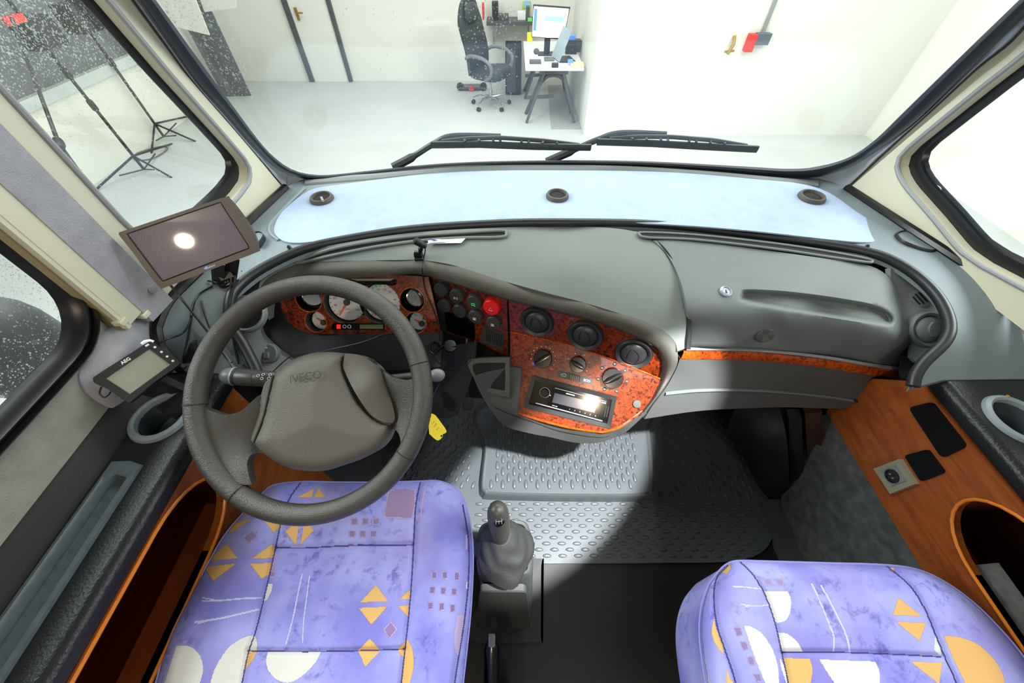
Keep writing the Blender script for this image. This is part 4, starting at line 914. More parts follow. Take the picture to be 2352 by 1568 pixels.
d4 = dial(ct + Vector((.003, 0, 0)), .0240, 'temperature_gauge', (90, 122, 150), [('60', 115, .0045), ('90', 60, .0045)], 148, (.30, -.28))
for d, c in ((d3, cf + Vector((.003, 0, 0))), (d4, ct + Vector((.003, 0, 0)))):
    bm = box(c - N * (DEP - .002) + X * .012 + Y * .008, (.004, .006, .0006), ax=(X, Y, N)); box(c - N * (DEP - .002) + X * .0155 + Y * .008, (.001, .006, .0006), bm, ax=(X, Y, N)); box(c - N * (DEP - .002) + X * .012 + Y * .0035, (.008, .001, .0006), bm, ax=(X, Y, N))
    obj('icon', bm, M['ink'], d)
for c, r, nm in ((cs, .0505, 'speedometer_bezel'), (cf, .0265, 'gauge_bezel'), (ct, .0265, 'gauge_bezel'), (onc(709, 686), .0325, 'pod_bezel'), (onc(947, 689), .0300, 'pod_bezel')):
    if nm == 'speedometer_bezel':
        for cc in (cs, cv): obj('speedometer_bezel' if cc is cs else 'rev_counter_bezel', lathe(cc - N * .001, N, [(.0512, -.001), (.0512, -.008), (.0490, -.030)], 40, cap=False), M['black'], db)
    else: tub(c, r, nm)
for c, r in ((onc(709, 686), .0325), (onc(947, 689), .0300)):
    ax = (N + X * .55 + Y * .30).normalized()
    obj('warning_lens', lathe(c - N * .012 + X * .007 + Y * .006, ax, [(r * .80, -.010), (r * .80, .0), (r * .74, .0022), (.0005, .0030)], 30), M['chrome'], db)
# copper ring edges round the openings
for c, r in ((cf, .0265), (ct, .0265), (onc(709, 686), .0325), (onc(947, 689), .0300)):
    obj('ring_edge', tube(circ(c + N * .0005, N, r + .001, 36), .0013, 6, True), M['strip'], db)
obj('slot_back', planar([p - N * .012 for p in slot], N, .002), M['dark'], db)
q = [onc(800, 640), onc(905, 640), onc(895, 645), onc(820, 645)]
obj('slot_lens', planar([p - N * .003 for p in q], N, .002), M['bead'], db)
ws_ = obj('warning_strip', planar([p - N * .006 for p in strip_], N, .004), M['gloss'], db)
for x0, x1, m, nm in ((773, 782, 'redglow', 'warning_lamp'), (826, 880, 'lcd', 'odometer_display')):
    obj(nm, plate([(x0, 745), (x1, 745), (x1, 755), (x0, 755)], PCLU, -.004, .001), M[m], ws_)
for x in (789.5, 800.5):
    obj('warning_icon', tube(circ(onc(x, 750.5) - N * .0042, N, .0042, 14), .0008, 5, True), M['white'], ws_)
# ---- switch panel
NU = PUP[1]
def onu(x, y, off=0.0): return onpl(x, y, PUP, off)
swo = cr([(987, 637, 'c'), (1060, 658), (1164, 690, 'c'), (1167, 820, 'c'), (1096, 784, 'c'), (1019, 763, 'c')], 4)
pock = cr([(1019, 713, 'c'), (1075, 730), (1086, 738), (1091, 760), (1090, 780, 'c'), (1032, 762), (1026, 752)], 4)
swp = obj('switch_fascia', plate(swo, PUP, 0.0, .005, [[(p.x, p.y) for p in pock]]), M['burl'], db)
bm = loft([[onu(p.x, p.y, 0.001) for p in pock], [onu(p.x, p.y, 0.001) - NU * .03 + Vector((0, 0, .002)) for p in pock]], True, cap=True); obj('open_pocket', bm, M['gloss'], db)
btn = [(1017, 657.5, None), (1053, 671.5, 'fog'), (1092, 686, 'rear'), (1132, 698, 'hazard'), (1024, 694, None), (1059, 706.5, None), (1095, 719, 'win'), (1136, 733, 'wash')]
XU, YU, _ = basis(NU, (0.954, -0.299, 0))
for x, y, k in btn:
    c = onu(x, y + 3); r = .0215 if k == 'hazard' else .0190
    o = obj('hazard_button' if k == 'hazard' else 'push_button', lathe(c, NU, [(r * 1.08, 0), (r * 1.06, .004), (r, .012), (r * .9, .0145), (.0005, .0155)], 28), M['red'] if k == 'hazard' else M['button'], db)
    cc = c + NU * .0160
    if k == 'hazard':
        tri = [cc + XU * (.0055 * sin(a)) + YU * (.0055 * cos(a)) - YU * .003 for a in (0, 2 * pi / 3, 4 * pi / 3)]; obj('icon', tube(tri, .0006, 5, True), M['white'], o)
    elif k == 'fog':
        bm = NB(); [bar(cc - XU * .006 + YU * (v - .004), cc - XU * .002 + YU * (v - .004), .0008, .0006, bm, 0, 0, NU) for v in (-.002, 0, .002)]
        tube([cc + XU * (.003 + .0022 * cos(a)) + YU * (.0028 * sin(a) - .004) for a in [i * pi / 5 for i in range(10)]], .0005, 5, True, bm); obj('icon', bm, M['white'], o)
    elif k in ('rear', 'win', 'wash'):
        bm = tube([cc + XU * a - YU * (.004 - b) for a, b in ((-.004, -.002), (.004, -.002), (.004, .003), (-.004, .003))], .0007, 5, True)
        bar(cc + XU * .001 - YU * .005, cc + XU * .006 - YU * .008, .0009, .0006, bm, 0, 0, NU) if k == 'rear' else bar(cc - XU * .002 - YU * .004, cc + XU * .002 - YU * .004, .002, .0006, bm, 0, 0, NU)
        obj('icon', bm, M['green'] if k == 'rear' else M['white'], o)
# speaker grille
g = cr([(1110, 748, 'c'), (1158, 765, 'c'), (1158, 797, 'c'), (1150, 802), (1108, 787), (1104, 780)], 4)
gr = obj('speaker_grille', plate(g, PUP, .002, .006), M['button'], db)
for i in range(9):
    x = 1117 + i * 4.6; o_ = plate([(x, 755 + i * 1.7), (x + 2.2, 756 + i * 1.7), (x + 1.6, 784 + i * 1.7), (x - .6, 783 + i * 1.7)], PUP, .0026, .0006)
    obj('slit', o_, M['dark'], gr)
# ---- centre stack
NL = PLOW[1]; XL_, YL_, _ = basis(NL, (0.954, -0.299, 0))
def onlo(x, y, off=0.0): return onpl(x, y, PLOW, off)
upo = cr([(1168, 692, 'c'), (1259, 713), (1371, 741), (1440, 766), (1500, 796), (1520, 822), (1518, 868, 'c'), (1450, 842), (1350, 805), (1260, 780), (1172, 760, 'c')], 5)
obj('vent_fascia', plate(upo, PUP, 0.0, .006), M['burl'], db)
loo = cr([(1172, 763, 'c'), (1260, 782), (1350, 808), (1450, 845), (1516, 871, 'c'), (1505, 905), (1476, 943, 'c'), (1430, 977), (1395, 990), (1371, 991), (1310, 982), (1245, 966), (1187, 948, 'c'), (1195, 848, 'c'), (1172, 843, 'c')], 5)
rad = [(1222, 861), (1417, 910), (1402, 984), (1201, 934)]
obj('control_fascia', plate(loo, PLOW, 0.0, .006, [rad]), M['burl'], db)
obj('fascia_ridge', tube([onlo(p.x, p.y, .001) for p in cr([(1172, 762), (1260, 781), (1350, 806), (1450, 843), (1516, 870)], 5, False)], .0022, 6), M['strip'], db)
obj('fascia_edge', tube([onlo(p.x, p.y, .0) for p in cr([(1187, 948), (1245, 966), (1310, 982), (1371, 991), (1395, 990), (1430, 977), (1476, 943)], 5, False)], .003, 6), M['strip'], db)
for x, y, r in ((1233.5, 738, .0405), (1344, 769, .0415), (1455, 811, .0415)):
    c = onu(x, y); v = obj('air_vent', lathe(c, NU, [(r, 0), (r * 1.0, .006), (r * .95, .010), (r * .86, .009), (r * .72, .002)], 40), M['vent'], db)
    obj('vent_disc', blob(c + NU * .002, (r * .73, r * .73, .012), ax=basis(NU, (0.954, -0.299, 0)), seg=28, rings=10), M['vent'], v)
    X2, Y2, N2 = basis(NU, (0.954, -0.299, 0))
    X2, Y2 = X2 * .93 + Y2 * .36, Y2 * .93 - X2 * .36
    bm = NB()
    for sg, k in ((-1, .20), (1, .20)):
        pts = []
        for i in range(13):
            u = -1 + 2 * i / 12; xx = sg * k * (1 - u * u) * 1.6 + (-.1 if sg < 0 else .1); yy = u * .62
            if xx * xx + yy * yy > .98 or (sg < 0 and u < -.2): continue
            h = .012 * sqrt(max(0, 1 - xx * xx - yy * yy)); pts.append(c + NU * (.0028 + h) + X2 * xx * r * .73 + Y2 * yy * r * .73)
        tube(pts, .0011, 5, bm=bm)
    obj('vent_seam', bm, M['dark'], v)
    obj('vent_gap', tube(circ(c + NU * .003, NU, r * .76, 36), .0016, 6, True), M['dark'], v)
    obj('vent_rim', tube(circ(c + NU * .0005, NU, r + .001, 40), .0016, 6, True), M['seam'], v)
def knob(x, y, r, ang):
    c = onlo(x, y); k = obj('rotary_knob', lathe(c, NL, [(r * 1.02, 0), (r, .010), (r * .93, .014), (.0005, .0145)], 32), M['gloss'], db)
    u = XL_ * cos(ang) + YL_ * sin(ang); s = NL.cross(u)
    P = [c + NL * .0145 + u * a * r + s * b * r for a, b in ((-.95, -.10), (-.4, -.26), (.4, -.26), (.95, -.10), (.95, .10), (.4, .26), (-.4, .26), (-.95, .10))]
    obj('grip', loft([P, [p + NL * .006 for p in P], [c + NL * .021 + (p - c - NL * .0145) * .8 for p in P]], True, cap=True), M['gloss'], k)
    return c
k1 = knob(1247.5, 823, .0235, .75); k2 = knob(1327.5, 836, .0200, -.30); k3 = knob(1407, 867, .0250, .70)
def marks(c, R, a0, a1, n, m='white', rr=.0011):
    for i in range(n):
        a = radians(a0 + (a1 - a0) * i / (n - 1)); p = c + (XL_ * cos(a) + YL_ * sin(a)) * R + NL * .0004
        obj('mark', lathe(p, NL, [(rr, 0), (rr, .0005), (.0003, .0006)], 8), M[m], db)
marks(k1, .0305, 195, -38, 12); marks(k2, .0270, 165, -25, 5); 
for a in (150, 95, 45, 0, -60, -110, 200):
    p = k3 + (XL_ * cos(radians(a)) + YL_ * sin(radians(a))) * .034 + NL * .0004
    bm = lathe(p, NL, [(.0048, 0), (.0048, .0005), (.0003, .0006)], 12); o = obj('mode_mark', bm, M['seam'], db)
    obj('icon', bar(p - XL_ * .002 + NL * .0008, p + XL_ * .002 + NL * .0008, .0016, .0005, up=NL), M['white'], o)
for x, y, m, n in ((1225, 835, 'bluedot', 'cold_mark'), (1267, 848, 'reddot', 'hot_mark')):
    p = onlo(x, y); obj(n, loft([[p + NL * h + XL_ * .0048 * cos(a) * k + YL_ * .003 * sin(a) * k for a in [i * pi / 7 for i in range(14)]] for k, h in ((1, .0), (1, .0006), (.1, .0008))], True, cap=True), M[m], db)
q = [onlo(1279, 850), onlo(1364, 869), onlo(1361, 883), onlo(1279, 865)]
sl = obj('slider_plate', planar([p + NL * .0015 for p in rquad(q, .09, .48)], NL, .003), M['brow'], db)
obj('slider_knob', loft([quadmap([p + NL * h for p in q], [(.36, .08), (.64, .08), (.64, .92), (.36, .92)]) for h in (.0015, .007)], True, cap=True), M['gloss'], sl)
for i in range(6):
    u = .375 + .05 * i; a, b = quadmap([p + NL * .0075 for p in q], [(u, .1), (u, .9)]); obj('rib', bar(a, b, .0016, .0014, up=NL), M['seam'], sl)
a, b = quadmap(q, [(.745, .72), (.92, .72)]); obj('eco_text', text_bm('ECO', a, b, NL, .0022, bold=.02), M['white'], sl)
a, b, c_, d_, e_, f_ = quadmap([p + NL * .002 for p in q], [(.13, .66), (.25, .66), (.26, .45), (.22, .22), (.16, .40), (.12, .44)])
obj('icon', tube([a, b, c_, d_, e_, f_], .0006, 5, True), M['white'], sl)
p = onlo(1463, 927, .002); obj('blank_plug', lathe(p, NL, [(.0095, 0), (.009, .003), (.0005, .0035)], 20), M['brow'], db)
# stack housing: side cheek left, chin below
ck = zsurf([(1170, 845, .515), (1195, 848, .512), (1187, 948, .43), (1150, 900, .45), (1130, 945, .40), (1085, 880, .47), (1150, 980, .37), (1225, 1000, .37), (1300, 1012, .375), (1371, 1018, .385), (1413, 1001, .40), (1476, 950, .47), (1245, 967, .42), (1371, 993, .43), (1430, 979, .44)])
obj('stack_cheek', patch(cr([(1172, 842, 'c'), (1198, 846, 'c'), (1190, 950, 'c'), (1246, 967), (1310, 983), (1371, 992), (1396, 991), (1432, 978), (1479, 943, 'c'), (1486, 948, 'c'), (1440, 990), (1413, 1004), (1371, 1017), (1320, 1016), (1260, 1003), (1222, 996), (1165, 980), (1135, 952), (1105, 905), (1088, 868, 'c')], 5), ck, step=12, th=.012), M['console'], db, angle=60)
obj('chin_seam', tube([ck(p.x, p.y) + NL * .0006 for p in cr([(1138, 935), (1170, 950), (1230, 970), (1290, 990), (1371, 1003), (1400, 1000)], 5, False)], .0016, 6), M['seam'], db)
PCK = plane(ck(1140, 880), (-0.35, -0.75, 0.56))
obj('tray_frame', plate(cr([(1074, 832), (1090, 824), (1166, 822), (1170, 828), (1170, 905), (1164, 911), (1120, 900), (1096, 880), (1082, 856)], 4), PCK, .004, .012, [cr([(1086, 842), (1096, 834), (1156, 833), (1160, 838), (1160, 890), (1154, 896), (1122, 889), (1102, 874), (1090, 858)], 4)]), M['brow'], db)
ti = cr([(1086, 842), (1096, 834), (1156, 833), (1160, 838), (1160, 890), (1154, 896), (1122, 889), (1102, 874), (1090, 858)], 4)
bm = loft([[onpl(p.x, p.y, PCK, .003) for p in ti], [onpl(p.x, p.y, PCK, .003) - PCK[1] * .05 for p in ti]], True, cap=True); obj('oddments_tray', bm, M['dark'], db)
# ---- passenger side: lid, strip, lower box
LZ = [(1510, 556, .744), (1600, 556, .744), (1780, 577, .744), (1990, 606, .742), (1700, 650, .730), (1900, 680, .726), (1580, 722, .700), (1700, 724, .700), (1800, 732, .699), (1950, 748, .696), (2060, 770, .685), (1582, 770, .640), (1800, 775, .635), (1582, 797, .600), (1800, 808, .592), (1950, 826, .585), (2085, 842, .572), (2060, 688, .712), (2085, 750, .680), (2098, 800, .625), (2040, 640, .735), (1580, 640, .73)]
lidp = [(1500, 552, 'c'), (1560, 552), (1680, 563), (1800, 580), (1900, 594), (1990, 608), (2035, 630), (2055, 660), (2075, 720), (2094, 775), (2099, 810), (2090, 842, 'c'), (2000, 832), (1900, 816), (1800, 804), (1700, 797), (1578, 795, 'c'), (1583, 750), (1577, 705), (1566, 655), (1548, 610), (1524, 574)]
lf = tps(LZ)
grv = cr([(1700, 672), (1712, 664), (1800, 668), (1900, 680), (2000, 697), (2040, 712), (2056, 730), (2050, 746), (2030, 748), (1950, 736), (1850, 720), (1760, 706), (1708, 695), (1695, 684)], 5)
gin = [(p.x, p.y) for p in grv]
def lids(x, y):
    ax, ay = np.array(float(x)), np.array(float(y)); z = lf(x, y)
    if bool(inside(gin, ax, ay)):
        d = min(1, float(segdist(gin, ax, ay, True)) / 15); z -= 0.017 * d * d * (3 - 2 * d)
    return atz(x, y, z)
gc = [(sum(p[0] for p in gin) / len(gin)), (sum(p[1] for p in gin) / len(gin))]
def inset(q, d):
    n_ = len(q); o_ = []
    for i in range(n_):
        tx, ty = q[(i + 1) % n_][0] - q[i - 1][0], q[(i + 1) % n_][1] - q[i - 1][1]; l_ = math.hypot(tx, ty) + 1e-9
        a_ = (q[i][0] - ty / l_ * d, q[i][1] + tx / l_ * d); o_.append(a_)
    return o_
ginr = [(p.x, p.y) for p in resample([Vector(p) for p in gin], 110, True)]
ld = obj('compartment_lid', patch(cr(lidp, 5), lids, step=6, th=.010, direction=(0, 0.5, -0.8), lines=[ginr, inset(ginr, 4), inset(ginr, 8), inset(ginr, 12)]), M['lid'], db, angle=60)
c = lids(1666, 670); n = Vector((0.05, -.25, 1))
obj('lid_lock', lathe(c, n, [(.013, 0), (.013, .003), (.010, .005), (.010, .003), (.0005, .003)], 24), M['silver'], ld)
obj('lock_slot', bar(c + n.normalized() * .0035 - Vector((.001, .007, 0)), c + n.normalized() * .0035 + Vector((.001, .007, 0)), .002, .001), M['seam'], ld)
c = lids(1755, 768); n = Vector((-.05, -1, .45)); X3, Y3, N3 = basis(n, (1, 0, .25))
obj('lid_catch', loft([[c + N3 * h + X3 * .0215 * k * cos(a) + Y3 * .017 * k * sin(a) for a in [i * pi / 14 for i in range(28)]] for k, h in ((1.1, -.004), (1.1, .001), (1.0, .002), (.98, .006), (.85, .0075), (.1, .006))], True, cap=True), M['console'], ld)
GBZ = [(1582, 797, .598), (1800, 808, .590), (2085, 842, .570), (1570, 803, .595), (1800, 812, .586), (2065, 850, .566), (1562, 822, .575), (1800, 834, .562), (2060, 868, .545), (1540, 860, .53), (1700, 865, .525), (1900, 890, .51), (1520, 905, .49), (1700, 895, .495), (1980, 922, .475), (1480, 946, .45), (1700, 937, .445), (1920, 936, .44), (2030, 905, .475), (2092, 850, .555), (1990, 928, .46)]
gs = zsurf(GBZ)
def wband(top, bot, off, name, m, th=.006, parent=db):
    a, b = resample(cr(top, 5, False), 60), resample(cr(bot, 5, False), 60)
    rows = [[gs(*(u.lerp(v, f))[:2]) + Vector((0, -.8, .6)) * o_ for u, v in zip(a, b)] for f, o_ in ((-.02, -th), (0, off * .4), (.3, off), (.7, off), (1, off * .4), (1.02, -th))]
    return obj(name, loft(rows), m, parent)
wband([(1578, 797), (1700, 799), (1800, 806), (1900, 818), (2000, 834), (2090, 845)], [(1572, 805), (1700, 806), (1800, 813), (1900, 825), (2000, 842), (2072, 853)], .006, 'strip_moulding', M['bead'])
wband([(1570, 805), (1700, 806), (1800, 814), (1900, 826), (2000, 842), (2067, 853)], [(1562, 824), (1700, 826), (1800, 833), (1900, 845), (2000, 861), (2060, 870)], .004, 'wood_strip', M['strip'])
gb = obj('glovebox', patch(cr([(1562, 822, 'c'), (1700, 824), (1800, 831), (1900, 843), (2000, 859), (2063, 869), (2092, 846), (2085, 868), (2050, 895), (2018, 915), (1985, 932), (1920, 938), (1800, 935), (1700, 938), (1600, 944), (1480, 962, 'c'), (1500, 930), (1530, 890), (1552, 850)], 5), gs, step=16, th=.015), M['console'], db, angle=60)
wband([(1528, 900), (1600, 893), (1700, 892), (1800, 897), (1900, 908), (1972, 920)], [(1525, 907), (1600, 900), (1700, 898), (1800, 903), (1900, 914), (1966, 924)], .007, 'highlight_ridge', M['lid'], parent=gb)  # raised band along the glovebox highlight, coloured lighter than the box
obj('ridge_slot', tube([gs(*p) + Vector((0, -.004, .003)) for p in ((1958, 918), (1974, 923))], .004, 6), M['dark'], gb)
# dark backing behind the rubber joint at both ends
for pts, nm in (([(1930, 560), (2045, 588), (2120, 635), (2172, 690), (2186, 750), (2172, 795), (2120, 838), (2096, 862), (2078, 850), (2085, 780), (2060, 700)], 'joint_backing'), ([(620, 605), (540, 655), (516, 700), (520, 750), (550, 810), (578, 865), (592, 862), (575, 800), (556, 750), (560, 690)], 'joint_backing')):
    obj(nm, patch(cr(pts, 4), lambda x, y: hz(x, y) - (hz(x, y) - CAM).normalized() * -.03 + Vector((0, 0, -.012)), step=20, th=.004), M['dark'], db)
# defroster slots
def slot_ring(name, pts, wdt=.004):
    q = cr(pts, 5); r3 = [hsurf(p.x, p.y) if p.x < 1400 else atz(p.x, p.y, .746) for p in q]
    obj('defroster_rim', tube([p + Vector((0, 0, .003)) for p in r3], wdt, 8, True), M['hood'], db)
    obj('defroster_slot', patch(q, (lambda x, y: hsurf(x, y) + Vector((0, 0, .0015))) if pts[0][0] < 1400 else (lambda x, y: atz(x, y, .7475)), step=None, th=0), M['dark'], db)
slot_ring('defroster', [(686, 601), (760, 575), (860, 556), (960, 544), (1060, 537), (1150, 532), (1163, 538), (1150, 547), (1060, 549), (960, 556), (860, 570), (760, 590), (695, 605)])
slot_ring('defroster', [(1468, 541), (1480, 536), (1600, 542), (1780, 562), (1900, 580), (1990, 597), (2000, 604), (1985, 604), (1900, 592), (1780, 574), (1600, 553), (1490, 548)], .003)
# end panel on the passenger side with two small vents
ez = zsurf([(2040, 635, .735), (2060, 660, .715), (2110, 655, .715), (2160, 700, .695), (2172, 750, .68), (2150, 800, .655), (2100, 830, .63), (2095, 770, .66), (2120, 725, .69)])
obj('end_panel', patch(cr([(2045, 615, 'c'), (2100, 648), (2145, 692), (2166, 745), (2156, 785), (2105, 832, 'c'), (2092, 820, 'c'), (2092, 775), (2072, 715), (2050, 655)], 5), ez, step=14, th=.01), M['endp'], db)
n = Vector((-.15, -.45, 1)); c = ez(2112, 686)
v = obj('end_grille', lathe(c, n, [(.022, 0), (.022, .004), (.0195, .005), (.0005, .004)], 28), M['lid'], db)
X4, Y4, N4 = basis(n, (1, 0.5, 0))
for i in range(4):
    o_ = (i - 1.5) * .0085; h = .017 * sqrt(1 - (o_ / .021) ** 2); obj('slit', bar(c + N4 * .0048 + X4 * o_ - Y4 * h * .8, c + N4 * .0048 + X4 * o_ + Y4 * h * .8, .0034, .0012, up=N4), M['dark'], v)
c = ez(2130, 757); n = Vector((-.1, -.65, .8))
v = obj('end_vent', lathe(c, n, [(.040, -.008), (.040, .004), (.036, .009), (.031, .007), (.028, .001)], 32), M['lid'], db)
obj('vent_disc', blob(c + n.normalized() * .002, (.029, .029, .012), ax=basis(n), seg=24, rings=8), M['hood'], v)
X5, Y5, N5 = basis(n, (1, 0, 0))
obj('vent_grip', loft([[c + N5 * h + X5 * .012 * k * cos(a) + Y5 * .015 * k * sin(a) * (1 if abs(sin(a)) < .9 else 1.15) for a in [i * pi / 10 for i in range(20)]] for k, h in ((1, .010), (.9, .017), (.1, .018))], True, cap=True), M['lid'], v)
# end panel on the driver side: open vent and lamp leveller
dz = zsurf([(560, 770, .645), (600, 745, .655), (640, 800, .58), (690, 828, .535), (650, 860, .53), (600, 860, .555), (585, 820, .60)])
obj('end_panel', patch(cr([(548, 690, 'c'), (590, 690, 'c'), (601, 767), (620, 792), (650, 816), (700, 842, 'c'), (700, 862, 'c'), (596, 862, 'c'), (570, 800), (548, 752)], 5), zsurf([(560, 770, .645), (548, 690, .70), (590, 690, .685), (600, 745, .655), (640, 800, .58), (690, 828, .535), (650, 860, .53), (600, 860, .555), (585, 820, .60)]), step=14, th=.008), M['endp'], db)
c = dz(577, 735) + Vector((0, 0, .02)); n = Vector((.1, -.55, .82))
v = obj('end_vent', lathe(c, n, [(.041, -.008), (.041, .004), (.037, .007), (.033, .004), (.031, -.0)], 32), M['endp'], db)
obj('vent_well', lathe(c, n, [(.033, .003), (.0005, .0035)], 28), M['dark'], v)
c = dz(621, 815) + Vector((0, 0, .006)); n = Vector((.05, -.6, .8)); X6, Y6, N6 = basis(n, (1, 0, 0))
v = obj('lamp_leveller', lathe(c, n, [(.0235, -.006), (.0235, .006), (.021, .009), (.0005, .009)], 30), M['lid'], db)
obj('thumb_wheel', box(c + N6 * .010 - Y6 * .004, (.012, .015, .008), ax=(X6, Y6, N6), bev=.002), M['lid'], v)
bm = bar(c + N6 * .0095 + Y6 * .013 - X6 * .003, c + N6 * .0095 + Y6 * .013 + X6 * .001, .003, .0006, up=N6); obj('icon', bm, M['white'], v)
# column box and knee area under the cluster
obj('knee_panel', patch(cr([(690, 838, 'c'), (1012, 800, 'c'), (1096, 786, 'c'), (1086, 860), (1060, 930, 'c'), (1000, 960), (640, 880, 'c')], 4), zsurf([(690, 838, .51), (1012, 800, .535), (1096, 786, .55), (1086, 860, .46), (1060, 930, .38), (640, 880, .46), (900, 900, .42)]), step=24, th=.006), M['black'], db)
# ignition lock beside the column
kc = atz(1035, 792, .53)
obj('ignition_lock', lathe(kc, (0.1, -.7, .7), [(.018, 0), (.018, .012), (.015, .016), (.0005, .016)], 24), M['gloss'], db)
kc2 = atz(1000, 805, .53); obj('ignition_ring', tube(circ(kc2 + Vector((0, 0, .01)), (0.1, -.7, .7), .013, 24), .003, 6, True), M['gloss'], db)

# ---- car radio: a unit slid into the fascia
rq = [onlo(*p) for p in rad]
def RQ(u, v, h=0.0): return quadmap([p + NL * h for p in rq], [(u, v)])[0]
ra = thing('car_radio', RQ(.5, .5), 'black car radio with silver control ring in the burl wood fascia', 'radio')
oc = [(0, 0), (1, 0), (1, 1), (0, 1)]; ic = [(.055, .13), (.955, .13), (.955, .87), (.055, .87)]
obj('bezel', loft([[RQ(u, v, h) for u, v in resample([Vector(p) for p in C], 40, True)] for C, h in ((oc, -.004), (oc, .003), (ic, .0015), (ic, -.008))], True), M['black'], ra)
obj('body', loft([[RQ(u, v, h) for u, v in ic] for h in (-.055, -.004)], True, cap=True), M['radiob'], ra)
h = -.0035
def rp(u, v, k=0.0): return RQ(u, v, h + k)
obj('volume_knob', lathe(rp(.20, .42), NL, [(.0115, 0), (.0115, .007), (.0100, .009), (.0005, .009)], 28), M['radiob'], ra)
obj('knob_ring', tube(circ(rp(.20, .42, .003), NL, .0125, 32), .0008, 6, True), M['silver'], ra)
obj('display', planar([rp(*p, .0006) for p in ((.31, .36), (.80, .36), (.80, .66), (.31, .66))], NL, .001), mat('radio_display', (58, 60, 66), .15), ra)
obj('chrome_line', bar(rp(.13, .80, .0008), rp(.90, .84, .0008), .0022, .0014, up=NL), M['silver'], ra)
obj('chrome_line', bar(rp(.30, .215, .0008), rp(.90, .235, .0008), .0009, .0010, up=NL), M['silver'], ra)
obj('brand_text', text_bm('KENWOOD', rp(.44, .31), rp(.54, .31), NL, .0006, bold=.015), M['white'], ra)
obj('model_text', text_bm('KDC-300', rp(.32, .76), rp(.38, .765), NL, .0006), M['white'], ra)
obj('legend_text', text_bm('FRONT AUX', rp(.76, .31), rp(.90, .315), NL, .0006), M['white'], ra)
obj('legend_text', text_bm('1         2         3         4         5         6', rp(.52, .755), rp(.82, .76), NL, .0006), M['white'], ra)
for u in (.905, .93): obj('side_key', planar([rp(a, b, .001) for a, b in ((u, .36), (u + .012, .36), (u + .012, .70), (u, .70))], NL, .001), M['black'], ra)
obj('blue_tooth_dot', lathe(rp(.268, .47), NL, [(.0016, 0), (.0016, .0008), (.0003, .001)], 10), M['white'], ra)
# ================================================================== steering
WC = Vector((-0.3435, 0.328, 0.737)); WE = radians(57)
WN = Vector((0, -cos(WE), sin(WE))); WX = Vector((1, 0, 0)); WY = WN.cross(WX)
WR, Wr = 0.1925, 0.0168
PW = (WC, WN)
sw = thing('steering_wheel', WC - WN * 0.03, 'dark grey leather steering wheel with two broad arms', 'steering wheel')
def wp(a, R=WR, h=0.0): return WC + (WX * cos(a) + WY * sin(a)) * R + WN * h
n = 120
obj('rim', tube([wp(2 * pi * i / n) for i in range(n)], Wr, 20, True), M['wheel'], sw)
for x, y in ((437, 930), (976, 832), (559, 1117), (941, 1048)):
    p = onpl(x, y, PW) - WC; a = atan2(p.dot(WY), p.dot(WX))
    c = wp(a); t = (-WX * sin(a) + WY * cos(a)); obj('seam', tube(circ(c, t, Wr * 1.003, 24), .0012, 5, True), M['seam'], sw)
def wsurf(fn): return lambda x, y: onpl(x, y, (WC, WN), fn(x, y))
# arms
aL = tps([(455, 960, .004), (470, 1040, .004), (520, 1095, .004), (500, 950, .0), (560, 935, -.012), (600, 915, -.026), (590, 1020, -.026), (575, 1050, -.012), (560, 1085, .0), (540, 1000, -.012)])
armL = cr([(452, 930, 'c'), (498, 948), (520, 952), (555, 942), (600, 905), (650, 900, 'c'), (660, 1060, 'c'), (610, 1042), (580, 1042), (568, 1060), (570, 1085), (578, 1112, 'c'), (550, 1110), (505, 1075), (470, 1025), (452, 975)], 5)
obj('arm', patch(armL, wsurf(aL), step=10, th=.014, direction=-WN), M['wheel'], sw, angle=60)
aR = tps([(985, 850, .004), (985, 950, .004), (945, 1035, .004), (945, 872, -.002), (900, 862, -.012), (868, 835, -.020), (840, 870, -.028), (900, 960, -.028), (905, 990, -.016), (925, 1020, -.004), (930, 930, -.014)])
armR = cr([(975, 826, 'c'), (958, 858), (938, 872), (905, 866), (872, 846), (845, 822), (815, 860, 'c'), (870, 1000, 'c'), (900, 985), (915, 995), (920, 1015), (918, 1040), (912, 1058, 'c'), (940, 1050), (965, 1010), (985, 950), (985, 880)], 5)
obj('arm', patch(armR, wsurf(aR), step=10, th=.014, direction=-WN), M['wheel'], sw, angle=60)
# shoulder between pad and right arm
sR = tps([(793, 812, -.010), (850, 830, -.014), (880, 880, -.012), (905, 960, -.018), (890, 975, -.014), (840, 940, -.004), (805, 880, -.004), (850, 880, .002)])
sho = cr([(793, 811, 'c'), (825, 815), (852, 830), (872, 850), (884, 885), (900, 925), (907, 960), (898, 974, 'c'), (870, 965), (845, 945), (815, 900), (795, 860), (788, 838)], 5)
obj('shoulder', patch(sho, wsurf(sR), step=9, th=.03, direction=-WN), M['pad'], sw, angle=60)
